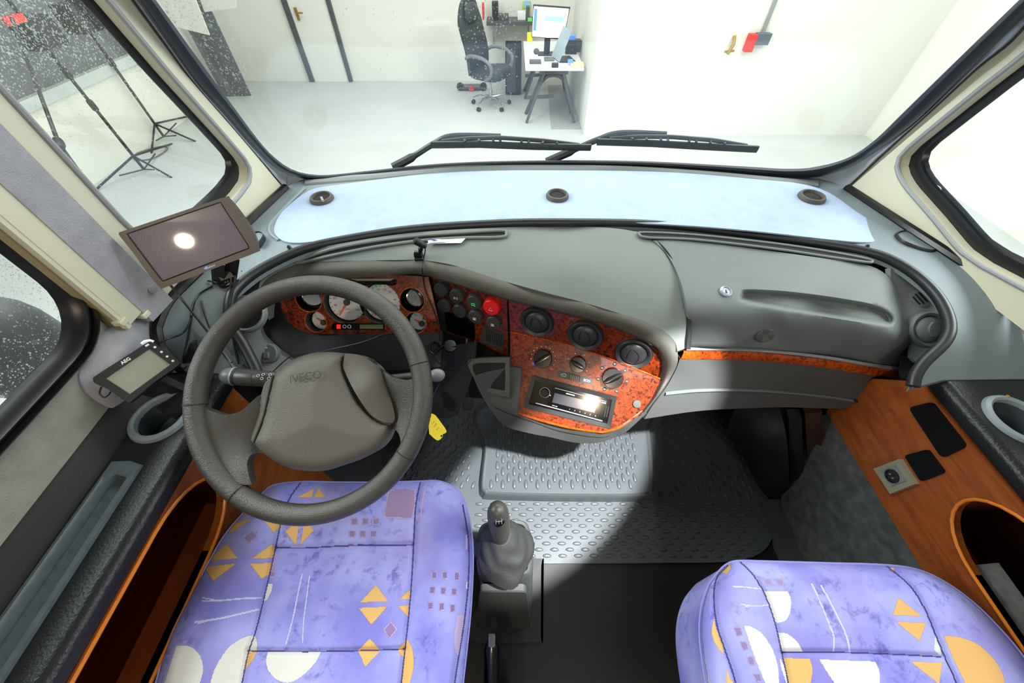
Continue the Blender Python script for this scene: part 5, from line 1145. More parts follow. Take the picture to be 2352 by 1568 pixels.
# airbag pad
padp = cr([(627, 862, 'c'), (655, 835), (700, 815), (750, 808), (793, 811, 'c'), (787, 838), (797, 870), (818, 910), (848, 950), (872, 968), (897, 974, 'c'), (892, 1002), (872, 1030), (835, 1052), (790, 1068), (750, 1080), (705, 1081), (660, 1073), (625, 1055), (598, 1034), (582, 1015, 'c'), (595, 985), (607, 950), (617, 905)], 5)
pin = [(p.x, p.y) for p in padp]
def padh(x, y):
    d = float(segdist(pin, np.array(float(x)), np.array(float(y)), True)); k = min(1, d / 26.0)
    return -.020 + .020 * sqrt(max(0, 1 - (1 - k) ** 2)) + .010 * min(1, d / 120)
pd = obj('airbag_pad', patch(padp, wsurf(padh), step=7, th=.03, direction=-WN), M['pad'], sw, angle=60)
sidep = cr([(627, 862, 'c'), (608, 880), (600, 905), (590, 930), (578, 955), (570, 985), (573, 1005), (582, 1016, 'c'), (595, 985), (607, 950), (617, 905)], 5)
obj('pad_side', patch(sidep, wsurf(lambda x, y: -.016 - (.022 if x < 600 and y > 900 else .0) * min(1, (float(segdist([(627, 862), (617, 905), (607, 950), (595, 985), (582, 1016)], np.array(float(x)), np.array(float(y)))) / 25))), step=8, th=.03, direction=-WN), M['pad'], sw, angle=60)
for pts in ([(794, 811), (787, 838), (797, 870), (818, 910), (848, 950), (872, 968), (898, 975)], [(627, 862), (617, 905), (607, 950), (595, 985), (582, 1016)]):
    obj('pad_seam', tube([onpl(p.x, p.y, PW, -.0135) for p in cr(pts, 5, False)], .0022, 6), M['seam'], sw)
a, b = onpl(668, 880, PW, .0075), onpl(739, 868, PW, .0075)
obj('brand_text', text_bm('IVECO', a, b, WN, .0010, height=.0135), mat('pad_emboss', (66, 62, 56), .5), pd)
# column with its stalks
cl = thing('steering_column', WC - WN * .12, 'black steering column carrying the two control stalks', 'steering column')
ax = basis(WN, WX)
obj('column_cover', loft([[WC - WN * h + WX * a * k + WY * b * k for a, b in rrect(.13, .11, .03, 4)] for h, k in ((.055, .8), (.065, 1), (.16, 1.05), (.24, .9))], True, cap=True), M['black'], cl)
obj('column_tube', tube([WC - WN * .02, WC - WN * .10], .035, 20), M['black'], cl)
P0, P1 = onpl(640, 872, PW, -.085), onpl(512, 862, PW, -.075)
dv = (P1 - P0); LN = dv.length
st = obj('stalk', lathe(P0, dv, [(.012, -.02), (.013, .0), (.0155, .004), (.0155, LN * .38), (.0150, LN * .40), (.0160, LN * .41), (.0165, LN * .72), (.0150, LN * .74), (.0175, LN * .76), (.0175, LN * .79), (.0165, LN * .80)], 26), M['button'], cl)
obj('stalk_end', lathe(P0 + dv * .80, dv, [(.0165, 0), (.0165, .006), (.0150, .014), (.0105, .021), (.004, .0245), (.0005, .025)], 26), M['grey'], st)
obj('stalk_ring', lathe(P0 + dv * .77, dv, [(.0168, 0), (.0180, .001), (.0180, .003), (.0168, .004)], 26), M['silver'], st)
vd = (CAM - P0).normalized(); T = dv.normalized(); vd = (vd - T * vd.dot(T)).normalized(); sv = T.cross(vd)
bm = NB()
for u, ang in ((.10, .1), (.10, .55), (.22, .0), (.22, .5), (.30, .3)):
    q_ = P0 + dv * u; nn = (vd * cos(ang) + sv * sin(ang)); c = q_ + nn * .0160; tube(circ(c, nn, .0024, 10), .0005, 4, True, bm)
obj('stalk_print', bm, M['white'], st)
P0, P1 = onpl(900, 872, PW, -.085), onpl(999, 862, PW, -.075); dv = P1 - P0
st = obj('stalk', lathe(P0, dv, [(.010, -.02), (.011, dv.length * .85)], 20), M['button'], cl)
obj('stalk_end', blob(P1 + dv.normalized() * .004, (.0125, .0125, .0155), ax=basis(dv)), M['grey'], st)
# ignition key fob tag hanging below the wheel
tp = zsurf([(990, 955, .50), (1010, 1010, .44), (1025, 990, .45)])
tgp = [(985, 952), (1000, 953, 'c'), (1024, 986), (1023, 994), (1017, 997), (1016, 1004), (1004, 1011), (986, 996, 'c')]
kt = thing('key_tag', tp(1003, 985), 'yellow plastic key tag hanging beside the steering wheel rim', 'key tag')
PK = plane(tp(1003, 985), (CAM - tp(1003, 985)) + Vector((0, -.3, .1)))
obj('tag', plate(cr(tgp, 4), PK, 0, .002, [[proj(p) for p in circ(onpl(1014, 1001, PK), PK[1], .0026, 14)]]), M['yellow'], kt)
bm = NB()
for a, b in (((1004, 973), (996, 981)), ((999, 966), (992, 974)), ((1009, 981), (1002, 987)), ((1002, 971), (1000, 977))): bar(onpl(*a, PK, .001), onpl(*b, PK, .001), .0008, .0005, bm, up=PK[1])
obj('handwriting', bm, M['tagink'], kt)
obj('key_ring', tube([onpl(990, 955, PK), onpl(985, 930, PK, -.02), onpl(1010, 880, PK, -.05)], .0015, 6), M['cable'], kt)

# ================================================================== driver and passenger side consoles
TZ = 0.665
def console(s, lab):
    xi = -0.570 if s < 0 else 0.852; xo = XL if s < 0 else 1.02; dirx = -1 if s < 0 else 1; nX = Vector((-dirx, 0, 0))
    t = thing('side_console', (xi, 0.1, 0.3), lab, 'console')
    Y0, Y1 = -0.75, 0.418
    cupc = Vector((atz(372, 957, TZ).x, atz(372, 957, TZ).y, TZ)) if s < 0 else atz(2338, 965, TZ)
    ch_ = circ(cupc, (0, 0, 1), .040, 32)
    ty0, ty1 = -.60, .243; tx0, tx1 = (xo + .030, xi - .052) if s < 0 else (xi + .052, xo - .02)
    th_ = [Vector((a, b, TZ)) for a, b in ((tx0 + .008, ty0), (tx1 - .004, ty0), (tx1 - .008, ty1 - .010), (tx0 + .014, ty1 - .012))]
    e = .016
    out = [Vector((xi + dirx * e, Y0, TZ)), Vector((xi + dirx * e, Y1, TZ)), Vector((xo, Y1, TZ)), Vector((xo, Y0, TZ))]
    bm = planar(out, (0, 0, 1), .03, [ch_, th_])
    obj('top_shelf', bm, M['leather'], t)
    rows = []
    for k in range(9):
        a = pi / 2 * k / 8; rows.append([Vector((xi + dirx * (e - e * sin(a)), y, TZ - e * (1 - cos(a)))) for y in (Y0, Y1)])
    for dz_ in (.026, .032): rows.append([Vector((xi + dirx * (.003 if dz_ > .03 else 0), y, TZ - dz_)) for y in (Y0, Y1)])
    rows.append([Vector((xi + dirx * .03, y, TZ - .034)) for y in (Y0, Y1)])
    obj('rolled_edge', loft(rows), M['leather'], t)
    obj('front_edge', tube([Vector((xi, Y1 - .004, TZ - .010)), Vector((xi + dirx * .02, Y1, TZ - .006)), Vector((xo, Y1, TZ - .006))], .010, 8), M['leather'], t)
    if s < 0:
        obj('wall_wedge', loft([[Vector((xo + a, y, TZ + b)) for y in (Y0, Y1 - .05)] for a, b in ((.0, .030), (.006, .026), (.026, .003), (.034, .0))]), M['black'], t)
    cu = obj('cup_holder', lathe(cupc, (0, 0, 1), [(.0375, -.06), (.0395, .0), (.0400, .006), (.0440, .009), (.0500, .006), (.0525, .0005), (.0525, -.002)], 48, cap=False), M['cup'], t)
    obj('cup_floor', lathe(cupc + Vector((0, 0, -.048)), (0, 0, 1), [(.038, 0), (.038, .002), (.0005, .002)], 32), M['cup'], cu)
    obj('cup_wall', loft([circ(cupc + Vector((0, 0, z_)), (0, 0, 1), r, 40) for z_, r in ((-.0575, .0360), (-.002, .0375))], True), M['cupin'], cu)
    q_ = cupc + Vector((.012, .046, .0085)); obj('cup_screw', lathe(q_, (0, 0, 1), [(.003, 0), (.0025, .0012), (.0005, .001)], 10), M['brass'], cu)
    # long tray: raised rim, sunken floor
    ro = [Vector((a, b, 0)) for a, b in ((tx0, ty0 - .01), (tx1, ty0 - .01), (tx1, ty1), (tx0 + .014, ty1))]
    ri = [Vector((a, b, 0)) for a, b in ((tx0 + .014, ty0), (tx1 - .008, ty0), (tx1 - .012, ty1 - .022), (tx0 + .022, ty1 - .022))]
    ro, ri = resample(ro, 60, True), resample(ri, 60, True)
    tr = obj('long_tray', loft([[(a.lerp(b, f)) + Vector((0, 0, TZ + h)) for a, b in zip(ro, ri)] for f, h in ((0, 0), (.05, .0045), (.7, .006), (1.0, .002), (1.03, -.016))], True), M['tray'], t)
    obj('tray_floor', planar([Vector((a, b, TZ - .014)) for a, b in ((tx0 + .012, ty0), (tx1 - .006, ty0), (tx1 - .010, ty1 - .016), (tx0 + .018, ty1 - .016))], (0, 0, 1), .004), M['tray'], tr)
    # wooden side panel with the open pocket
    zlo = 0.06 if s < 0 else 0.385
    pz0, pz1 = (.488, .630) if s < 0 else (.478, .628)
    yr = .250 if s < 0 else .212
    hole = [Vector((xi, p[0], p[1])) for p in ([(-.7, pz0), (yr - .11, pz0)] + [(yr - .11 + .11 * sin(a), pz0 + (pz1 - pz0) / 2 - (pz1 - pz0) / 2 * cos(a)) for a in [pi * k / 14 for k in range(1, 14)]] + [(yr - .11, pz1), (-.7, pz1)])]
    pl_out = [(Y0, zlo), (Y1 - .01, zlo), (Y1 - .01, TZ - .03), (Y0, TZ - .03)] if s < 0 else [(Y0, zlo), (.49, zlo), (.50, zlo + .02), (.488, .55), (Y1 + .01, .628), (Y0, .632)]
    wpn = obj('wood_panel', planar([Vector((xi, a, b)) for a, b in pl_out], nX, .016, [hole], x=(0, 1, 0)), M['cherry'], t)
    obj('edge_band', loft([[p + nX * d + (p - Vector((xi, .0, .55))).normalized() * 0 for p in hole[:-1]] for d in (.003, .003, -.016)] if False else [[p + nX * .0015 for p in hole], [p + nX * -.016 for p in hole]], True), M['edge'], wpn)
    obj('edge_band', tube([p + nX * .0005 for p in hole], .0030, 8, True), M['edge'], wpn)
    # pocket body behind the opening
    xb = xi + dirx * .125
    po_ = NB()
    for lo, hi in (((xi + dirx * .016, -.7, pz0 - .10), (xb, yr, pz0 - .09)), ((xb, -.7, pz0 - .10), (xb + dirx * .008, yr, pz1 + .02)), ((xi + dirx * .016, yr, pz0 - .10), (xb, yr + .008, pz1 + .02))):
        b2([min(a, b) for a, b in zip(lo, hi)], [max(a, b) for a, b in zip(lo, hi)], po_)
    obj('pocket', po_, M['pocketwood'], t)
    c = Vector((xb - dirx * .003, yr - .05, pz0 + .05)); obj('pocket_screw', lathe(c, nX, [(.006, 0), (.005, .002), (.0005, .002)], 12), M['brass'], t)
    return t, xi
cL, _ = console(-1, 'long black console with wooden pocket along the driver side wall')
cR, xR = console(1, 'black topped wooden console along the passenger side wall')
PXR = plane((xR, 0, 0), (-1, 0, 0))
for pts, nm, m in (([(2086, 944), (2094, 935), (2132, 925), (2142, 930), (2216, 1018), (2214, 1028), (2170, 1048), (2158, 1044)], 'large_flap', 'gloss'), ([(2078, 1052), (2086, 1046), (2124, 1034), (2133, 1038), (2168, 1078), (2164, 1086), (2122, 1103), (2112, 1100)], 'small_flap', 'gloss')):
    cs4 = [onpl(*p, PXR, .004) for p in (((2086, 936), (2140, 922), (2220, 1024), (2162, 1052)) if 'large' in nm else ((2076, 1046), (2130, 1031), (2170, 1084), (2114, 1106)))]
    obj(nm, planar(rquad(cs4, .16, .09), PXR[1], .004), M['flap'], cR)
so = obj('socket_plate', plate([(2006, 1076), (2064, 1054), (2101, 1111), (2044, 1134)], PXR, .010, .010), M['plate'], cR)
obj('socket_face', plate([(2022, 1081), (2058, 1067), (2081, 1103), (2046, 1117)], PXR, .012, .003), M['grey'], so)
c = onpl(2050, 1093, PXR, .012); obj('socket_hole', lathe(c, (-1, 0, 0), [(.0150, 0), (.0150, .003), (.0125, .003), (.0120, .001), (.0005, .001)], 22), M['gloss'], so)
for d in (-.0045, .0045): obj('socket_pin', lathe(c + Vector((-.001, d, 0)), (-1, 0, 0), [(.002, 0), (.002, .003), (.0003, .0035)], 8), M['metal'], so)
obj('foam_lining', loft([[Vector((xR + .020 + a, y, z)) for a, z in ((0, .40), (.012, .47), (.03, .49), (.05, .47), (.06, .40))] for y in (-.7, .05, .10, .12)], cap=True), M['darkcarpet'], cR)
# carpeted kick panel under the passenger side wood
KP = plane((xR + .006, 0, 0), (-1, 0, 0))
o = struct('wall_passenger', planar([Vector((xR + .006, a, b)) for a, b in ((-1.6, 0), (.30, 0), (.42, .10), (.50, .28), (.49, .38), (.49, .40), (-1.6, .40))], (-1, 0, 0), .03, x=(0, 1, 0)), M['darkcarpet'], 'grey carpeted lower side wall under the passenger side wood', cat='wall')
struct('wall_passenger_upper', planar([Vector((1.022, a, b)) for a, b in ((-1.6, .58), (.56, .58), (.56, .74), (.31, .74), (.31, 1.95), (-1.6, 1.95))], (-1, 0, 0), .03, [[Vector((1.022, a - .235, b + 1.12)) for a, b in rrect(1.03, .66, .09)]], x=(0, 1, 0)), M['fabric'], 'grey fabric side wall on the passenger side', cat='wall')

# ================================================================== seats
import numpy as _n
def fabric_mat():
    m = mat('seat_fabric', (124, 122, 204), 0.9, grain=(900, 0.35), spec=0.15); N = m.node_tree.nodes; L_ = m.node_tree.links; b = N['Principled BSDF']
    tc = [n for n in N if n.type == 'TEX_COORD'][0]
    def ramp(scale, det, c0, p0, c1, p1, dist=0.0, rough=.5):
        n = N.new('ShaderNodeTexNoise'); n.inputs['Scale'].default_value = scale; n.inputs['Detail'].default_value = det; n.inputs['Distortion'].default_value = dist; n.inputs['Roughness'].default_value = rough
        r = N.new('ShaderNodeValToRGB'); r.color_ramp.elements[0].position = p0; r.color_ramp.elements[1].position = p1
        r.color_ramp.elements[0].color = lin(c0); r.color_ramp.elements[1].color = lin(c1)
        L_.new(tc.outputs['Object'], n.inputs['Vector']); L_.new(n.outputs[0], r.inputs[0]); return r
    wash = ramp(9, 3, (120, 120, 194), .35, (158, 160, 218), .66)
    pink = ramp(6, 3, (0, 0, 0), .52, (255, 255, 255), .74)
    blot = ramp(46, 8, (0, 0, 0), .52, (255, 255, 255), .66, 0.3, .7)
    big = ramp(7, 2, (0, 0, 0), .42, (255, 255, 255), .60)
    def mix(fac, a, bb, k=None):
        x = N.new('ShaderNodeMix'); x.data_type = 'RGBA'
        if k is not None:
            mm = N.new('ShaderNodeMath'); mm.operation = 'MULTIPLY'; L_.new(fac, mm.inputs[0])
            if isinstance(k, float): mm.inputs[1].default_value = k
            else: L_.new(k, mm.inputs[1])
            fac = mm.outputs[0]
        L_.new(fac, x.inputs[0])
        for s_, v in ((6, a), (7, bb)):
            if isinstance(v, tuple): x.inputs[s_].default_value = v
            else: L_.new(v, x.inputs[s_])
        return x.outputs[2]
    c = mix(pink.outputs[0], wash.outputs[0], lin((146, 128, 182)), .5)
    k = N.new('ShaderNodeMath'); k.operation = 'MULTIPLY'; L_.new(blot.outputs[0], k.inputs[0]); L_.new(big.outputs[0], k.inputs[1])
    c = mix(k.outputs[0], c, lin((84, 79, 160)), .8)
    at = N.new('ShaderNodeAttribute'); at.attribute_name = 'print'
    c = mix(at.outputs['Alpha'], c, at.outputs['Color'])
    L_.new(c, b.inputs['Base Color']); return m
M['seatfab'] = fabric_mat()
GOLD, CREAM, MAUVE, LILAC, SEAM, PEACH = (206, 164, 102), (206, 206, 200), (130, 116, 156), (188, 192, 226), (58, 56, 112), (172, 156, 194)
def cushion_mesh(name, label, outline, z0, drop, edge, seams, prints, bolsters, base_loc, skirt, step, outer_seams=()):
    t = thing(name, base_loc, label, 'seat', 'seats of the cab')
    o2 = cr(outline, 6); op = [(p.x, p.y) for p in o2]
    V, Fc = cdt(op, [], step, (), lambda gx, gy: (gy < 1590) | ((_n.round(gx / step) % 5 == 0) & (_n.round(gy / step) % 5 == 0)))
    P = _n.array([(p.x, p.y) for p in V])
    d = segdist(op, P[:, 0], P[:, 1], True)
    k = _n.clip(d / edge, 0, 1); Z = z0 - drop * (1 - _n.sqrt(1 - (1 - k) ** 2))
    for line, amt, wd in bolsters:
        Z += amt * _n.exp(-(segdist(line, P[:, 0], P[:, 1]) / wd) ** 2)
    for line in seams:
        q = [(p.x, p.y) for p in cr(line, 5, False)]; Z -= .005 * _n.exp(-(segdist(q, P[:, 0], P[:, 1]) / 7.0) ** 2)
    Cc = _n.zeros((len(P), 4)); 
    def paint(mask, col, a=1.0):
        Cc[mask, :3] = lin(col)[:3]; Cc[mask, 3] = a
    for kind, pts, col in prints:
        if kind == 'l':
            q = [(p.x, p.y) for p in cr(pts[1:], 4, False)]; paint(segdist(q, P[:, 0], P[:, 1]) < pts[0], col, .9)
        elif kind == 'p': paint(inside(pts, P[:, 0], P[:, 1]), col)
        elif kind == 'c':
            q = [(p.x, p.y) for p in cr(pts, 6)]; paint(inside(q, P[:, 0], P[:, 1]), col)
    for line in seams:
        q = [(p.x, p.y) for p in cr(line, 5, False)]; paint(segdist(q, P[:, 0], P[:, 1]) < 1.6, SEAM)
    bm = NB(); lay = bm.verts.layers.float_color.new('print')
    vs = []
    for (x, y), z, c in zip(P, Z, Cc):
        v = bm.verts.new(atz(x, y, z)); v[lay] = c; vs.append(v)
    for f in Fc:
        ff = bm.faces.new([vs[i] for i in f]); ff.normal_update()
        if ff.normal.z < 0: ff.normal_flip()
    be = [e for e in bm.edges if len(e.link_faces) == 1]
    r = bmesh.ops.extrude_edge_only(bm, edges=be)
    nv = [g for g in r['geom'] if isinstance(g, bmesh.types.BMVert)]
    cen = sum((v.co for v in nv), Vector()) / len(nv)
    for v in nv: v.co.z -= skirt; v.co.x += (cen.x - v.co.x) * .06; v.co.y += (cen.y - v.co.y) * .06
    o = obj('cushion', bm, M['seatfab'], t, angle=180)
    e3 = [atz(p[0], p[1], z0 - drop) for p in op]
    obj('piping', tube(e3, .0026, 6, True), M['spiping'], t)
    lo = min(p.x for p in e3), min(p.y for p in e3); hi = max(p.x for p in e3), max(p.y for p in e3)
    obj('seat_base', b2((lo[0] + .14, lo[1] + .05, .0), (hi[0] - .14, hi[1] - .16, z0 - drop - skirt + .02)), M['black'], t)
    return t
def tri4(cx, cy, w_, h_, gap=6, sk=0):
    return [('p', [(cx - w_, cy - gap), (cx, cy - h_), (cx + w_ + sk, cy - gap - 2)], GOLD), ('p', [(cx - w_, cy + gap), (cx + w_ + sk, cy + gap - 2), (cx - sk, cy + h_)], GOLD)]
def sq(x, y, s=7, col=MAUVE): return [('p', [(x - s - 1, y - s - 1), (x + s + 1, y - s), (x + s, y + s + 1), (x - s, y + s)], PEACH), ('p', [(x - s, y - s), (x + s, y - s), (x + s - 1, y + s), (x - s, y + s)], col)]
D = []
def zp(x, y): return (340 + x / 3.0947, 1080 + y / 3.0947)     # crop of the driver seat to frame pixels
def poly(col, *pts): D.append(('p', [zp(*p) for p in pts], col))
def curve(col, *pts): D.append(('c', [zp(*p[:2]) + (('c',) if len(p) > 2 else ()) for p in pts], col))
def line(wd, col, *pts): D.append(('l', [wd] + [zp(*p) for p in pts], col))
poly(PEACH, (1708, 135), (1790, 140), (1900, 130), (1905, 230), (1880, 345), (1672, 335), (1690, 230)); poly((142, 120, 156), (1715, 140), (1895, 136), (1898, 230), (1874, 338), (1680, 328), (1696, 230))
poly(GOLD, (1060, 190), (1180, 125), (1165, 190)); poly(GOLD, (1178, 192), (1215, 122), (1265, 190))
poly(GOLD, (705, 245), (748, 305), (610, 330)); poly(GOLD, (556, 385), (738, 340), (592, 445)); poly(GOLD, (830, 310), (900, 270), (962, 300), (962, 318)); poly(GOLD, (812, 342), (962, 344), (945, 400), (895, 445))
poly(GOLD, (975, 432), (1082, 338), (1052, 535)); poly(GOLD, (1115, 338), (1180, 425), (1080, 532))
poly(PEACH, (675, 482), (740, 418), (782, 462), (718, 527)); poly(MAUVE, (682, 482), (740, 426), (775, 463), (718, 519))
poly(GOLD, (415, 645), (560, 520), (640, 625)); poly(GOLD, (398, 685), (632, 658), (465, 785)); poly(GOLD, (733, 628), (880, 522), (908, 560), (900, 622)); poly(GOLD, (722, 660), (898, 655), (870, 735), (805, 770))
for r_, ys in ((0, 362), (1, 452)):
    for c_, xs in enumerate((1468, 1545, 1620)):
        x, y = xs - r_ * 18, ys; poly(PEACH, (x - 26, y - 24), (x + 26, y - 22), (x + 24, y + 27), (x - 26, y + 25)); poly((132, 114, 152), (x - 20, y - 20), (x + 20, y - 18), (x + 18, y + 20), (x - 20, y + 20))
for xs in (1440, 1510, 1585): poly((122, 104, 152), (xs - 18, 522), (xs + 20, 522), (xs + 18, 535), (xs - 18, 535))
poly(PEACH, (866, 715), (908, 712), (900, 768), (862, 765)); poly(MAUVE, (870, 722), (902, 718), (896, 752), (868, 755))
poly(CREAM, (845, 805), (888, 805), (880, 850), (850, 915), (808, 950))
line(2.4, LILAC, (388, 928), (500, 925), (680, 910), (805, 905)); line(1.8, LILAC, (388, 905), (470, 918)); line(2.8, LILAC, (785, 988), (650, 1020), (520, 1050), (335, 1078)); line(1.6, LILAC, (450, 1062), (350, 1092))
line(1.9, LILAC, (1095, 740), (1065, 880), (1030, 1050), (980, 1235)); line(1.7, LILAC, (1148, 750), (1128, 900), (1108, 1050), (1098, 1222))
poly(GOLD, (1505, 938), (1622, 812), (1708, 930)); poly(GOLD, (1495, 976), (1702, 966), (1588, 1098)); poly(GOLD, (1784, 920), (1868, 835), (1864, 915)); poly(GOLD, (1776, 962), (1862, 955), (1850, 1045))
poly(PEACH, (1670, 1130), (1725, 1068), (1775, 1128), (1718, 1202)); poly((136, 112, 156), (1680, 1132), (1724, 1078), (1762, 1130), (1716, 1190))
poly(GOLD, (1490, 1282), (1575, 1192), (1655, 1280)); poly(GOLD, (1490, 1284), (1655, 1282), (1545, 1395)); poly(GOLD, (1770, 1275), (1830, 1215), (1818, 1335))
curve((204, 160, 96), (1838, 1190, 'c'), (1878, 1265), (1888, 1380), (1870, 1480), (1845, 1560, 'c'), (1790, 1560, 'c'))
curve(CREAM, (200, 1245, 'c'), (290, 1248), (360, 1300), (392, 1390), (380, 1480), (350, 1560, 'c'), (100, 1560, 'c'))
curve(CREAM, (755, 1165, 'c'), (775, 1220), (772, 1288, 'c'), (715, 1290, 'c'), (650, 1560, 'c'), (430, 1560, 'c'), (470, 1420), (560, 1270), (660, 1195))
poly(GOLD, (715, 1290), (778, 1290), (730, 1370), (672, 1440))
curve(CREAM, (850, 1288, 'c'), (1230, 1286, 'c'), (1195, 1360), (1110, 1450), (1010, 1508), (920, 1490), (860, 1430), (838, 1360))
for x, y in ((2035, 742), (2110, 745), (2195, 752), (2022, 850), (2100, 855), (2178, 860), (2008, 962), (2088, 968), (2165, 980)):
    poly(PEACH, (x - 21, y - 29), (x + 21, y - 26), (x + 19, y + 30), (x - 21, y + 28)); poly((118, 102, 146), (x - 16, y - 24), (x + 16, y - 22), (x + 14, y + 22), (x - 16, y + 24))
curve(PEACH, (2195, 1025, 'c'), (2250, 1022, 'c'), (2240, 1180), (2215, 1330, 'c'), (2185, 1290), (2176, 1180))
poly(PEACH, (108, 1265), (170, 1255), (160, 1318), (106, 1325)); poly(MAUVE, (112, 1272), (162, 1262), (154, 1310), (110, 1318)); poly(PEACH, (72, 1385), (115, 1370), (108, 1425), (68, 1435)); poly(MAUVE, (76, 1390), (108, 1378), (102, 1420), (72, 1428))
line(1.6, (190, 150, 190), (1972, 100), (1950, 240), (1935, 385))
poly(PEACH, (2255, 450), (2275, 460), (2270, 575), (2255, 560)); poly(CREAM, (2262, 790), (2278, 800), (2272, 862), (2258, 830))
dout = [(597, 1140), (628, 1115), (690, 1107), (780, 1108), (880, 1108), (962, 1106), (1005, 1105), (1040, 1118), (1062, 1142), (1075, 1180), (1084, 1240), (1085, 1310), (1080, 1400), (1072, 1480), (1062, 1568), (1048, 1700), (1040, 1850), (1020, 1960), (900, 2020), (560, 2020), (330, 1980), (262, 1880), (300, 1740), (340, 1630), (362, 1560), (375, 1510), (398, 1450), (432, 1380), (470, 1310), (515, 1232), (560, 1178)]
dseams = [[(690, 1109), (668, 1140), (648, 1190), (632, 1262), (612, 1350), (590, 1440), (570, 1500), (556, 1568), (520, 1740)],
          [(965, 1108), (955, 1160), (950, 1250), (945, 1340), (938, 1420), (930, 1495), (922, 1568), (905, 1740)],
          [(634, 1257), (700, 1258), (800, 1253), (948, 1251)], [(570, 1494), (700, 1496), (820, 1494), (930, 1490)],
          [(1063, 1160), (1076, 1240), (1076, 1330), (1066, 1430), (1050, 1530), (1040, 1600)]]
seatD = cushion_mesh('driver_seat', 'blue patterned driver seat cushion under the steering wheel', dout, .522, .036, 34, dseams, D, [([(600, 1180), (520, 1330), (430, 1568), (380, 1800)], .010, 60), ([(1020, 1150), (1020, 1400), (990, 1800)], .012, 50), ([(700, 1130), (930, 1130)], .008, 60)], (-.32, .0, 0), .16, 1.8)
D = []
def zp(x, y): return (1580 + x / 3.0466, 1200 + y / 3.0466)
poly(GOLD, (215, 348), (295, 290), (300, 320), (275, 358)); poly(GOLD, (1405, 318), (1445, 312), (1440, 348))
for x, y in ((560, 415), (642, 415)): poly(PEACH, (x - 32, y - 24), (x + 22, y - 22), (x + 34, y + 22), (x - 14, y + 24)); poly((146, 134, 176), (x - 26, y - 20), (x + 18, y - 18), (x + 28, y + 18), (x - 12, y + 20))
poly(PEACH, (496, 398), (506, 402), (514, 436), (506, 430))
curve(CREAM, (532, 480, 'c'), (698, 478, 'c'), (722, 540), (718, 620), (690, 680), (640, 700), (615, 698, 'c'), (575, 580))
line(2.3, LILAC, (318, 446), (400, 450), (515, 464)); line(2.0, LILAC, (372, 570), (480, 584), (572, 572)); line(1.5, LILAC, (385, 592), (470, 578))
line(2.2, LILAC, (865, 428), (920, 540), (985, 700), (1022, 800), (1018, 905)); line(2.4, LILAC, (932, 440), (1000, 560), (1070, 700), (1115, 810), (1132, 905))
poly(GOLD, (1470, 522), (1645, 655), (1434, 646)); poly(GOLD, (1452, 690), (1668, 700), (1622, 828))
curve(CREAM, (632, 768, 'c'), (700, 778), (770, 838), (806, 905, 'c'), (658, 905, 'c'), (636, 830))
curve(CREAM, (392, 722, 'c'), (440, 724), (520, 775), (590, 880), (630, 1000), (640, 1130, 'c'), (545, 1130, 'c'), (470, 950))
for x, y in ((350, 762), (392, 862), (440, 968), (485, 1085)): poly(PEACH, (x - 32, y - 30), (x + 16, y - 34), (x + 36, y + 26), (x - 8, y + 34)); poly((132, 118, 160), (x - 26, y - 26), (x + 14, y - 28), (x + 30, y + 22), (x - 6, y + 28))
curve(GOLD, (184, 660, 'c'), (200, 740), (245, 860), (248, 920, 'c'), (200, 860), (165, 770))
poly(GOLD, (270, 1020), (300, 1100), (340, 1130), (300, 1180), (268, 1110))
curve(GOLD, (668, 945, 'c'), (855, 950, 'c'), (872, 1020), (868, 1080), (850, 1180, 'c'), (720, 1180, 'c'))
curve(CREAM, (918, 955, 'c'), (1310, 970, 'c'), (1338, 1030), (1345, 1120), (1330, 1200, 'c'), (1080, 1200, 'c'), (990, 1070))
poly(GOLD, (1555, 970), (1780, 980), (1760, 1130)); poly(GOLD, (1620, 928), (1635, 916), (1655, 932))
curve(GOLD, (1790, 792, 'c'), (1900, 800), (2030, 850), (2140, 950), (2205, 1060), (2230, 1200, 'c'), (1980, 1200, 'c'), (1870, 980))
poly(CREAM, (1728, 790), (1760, 850), (1778, 930), (1760, 930), (1722, 890))
poly(PEACH, (2010, 590), (2035, 600), (2065, 635), (2040, 628)); poly(CREAM, (640, 930), (672, 1000), (710, 1130), (690, 1130), (650, 1010))
poly(CREAM, (105, 910), (130, 990), (122, 985)); poly(CREAM, (130, 1030), (155, 1130), (140, 1110))
pout = [(1648, 1318), (1668, 1298), (1695, 1289), (1760, 1290), (1900, 1294), (2030, 1298), (2105, 1308), (2165, 1334), (2230, 1380), (2290, 1438), (2352, 1512), (2420, 1620), (2470, 1760), (2480, 1900), (2380, 1990), (2000, 2010), (1780, 1990), (1690, 1900), (1650, 1740), (1628, 1600), (1616, 1530), (1608, 1460), (1611, 1400), (1626, 1350)]
pseams = [[(1700, 1290), (1730, 1320), (1758, 1368), (1780, 1430), (1798, 1510), (1812, 1580), (1830, 1740)], [(2036, 1299), (2090, 1345), (2125, 1400), (2150, 1460), (2175, 1520), (2200, 1580), (2240, 1740)],
          [(1794, 1498), (1900, 1497), (2050, 1502), (2160, 1508)], [(1672, 1298), (1645, 1330), (1640, 1380), (1648, 1440), (1668, 1500), (1690, 1568), (1720, 1700)]]
seatP = cushion_mesh('passenger_seat', 'blue patterned passenger seat cushion beside the wooden console', pout, .530, .036, 36, pseams, D, [([(1690, 1330), (1720, 1480), (1760, 1700)], .012, 45), ([(2130, 1360), (2260, 1500), (2360, 1700)], .008, 60)], (.62, -.12, 0), .16, 1.8)
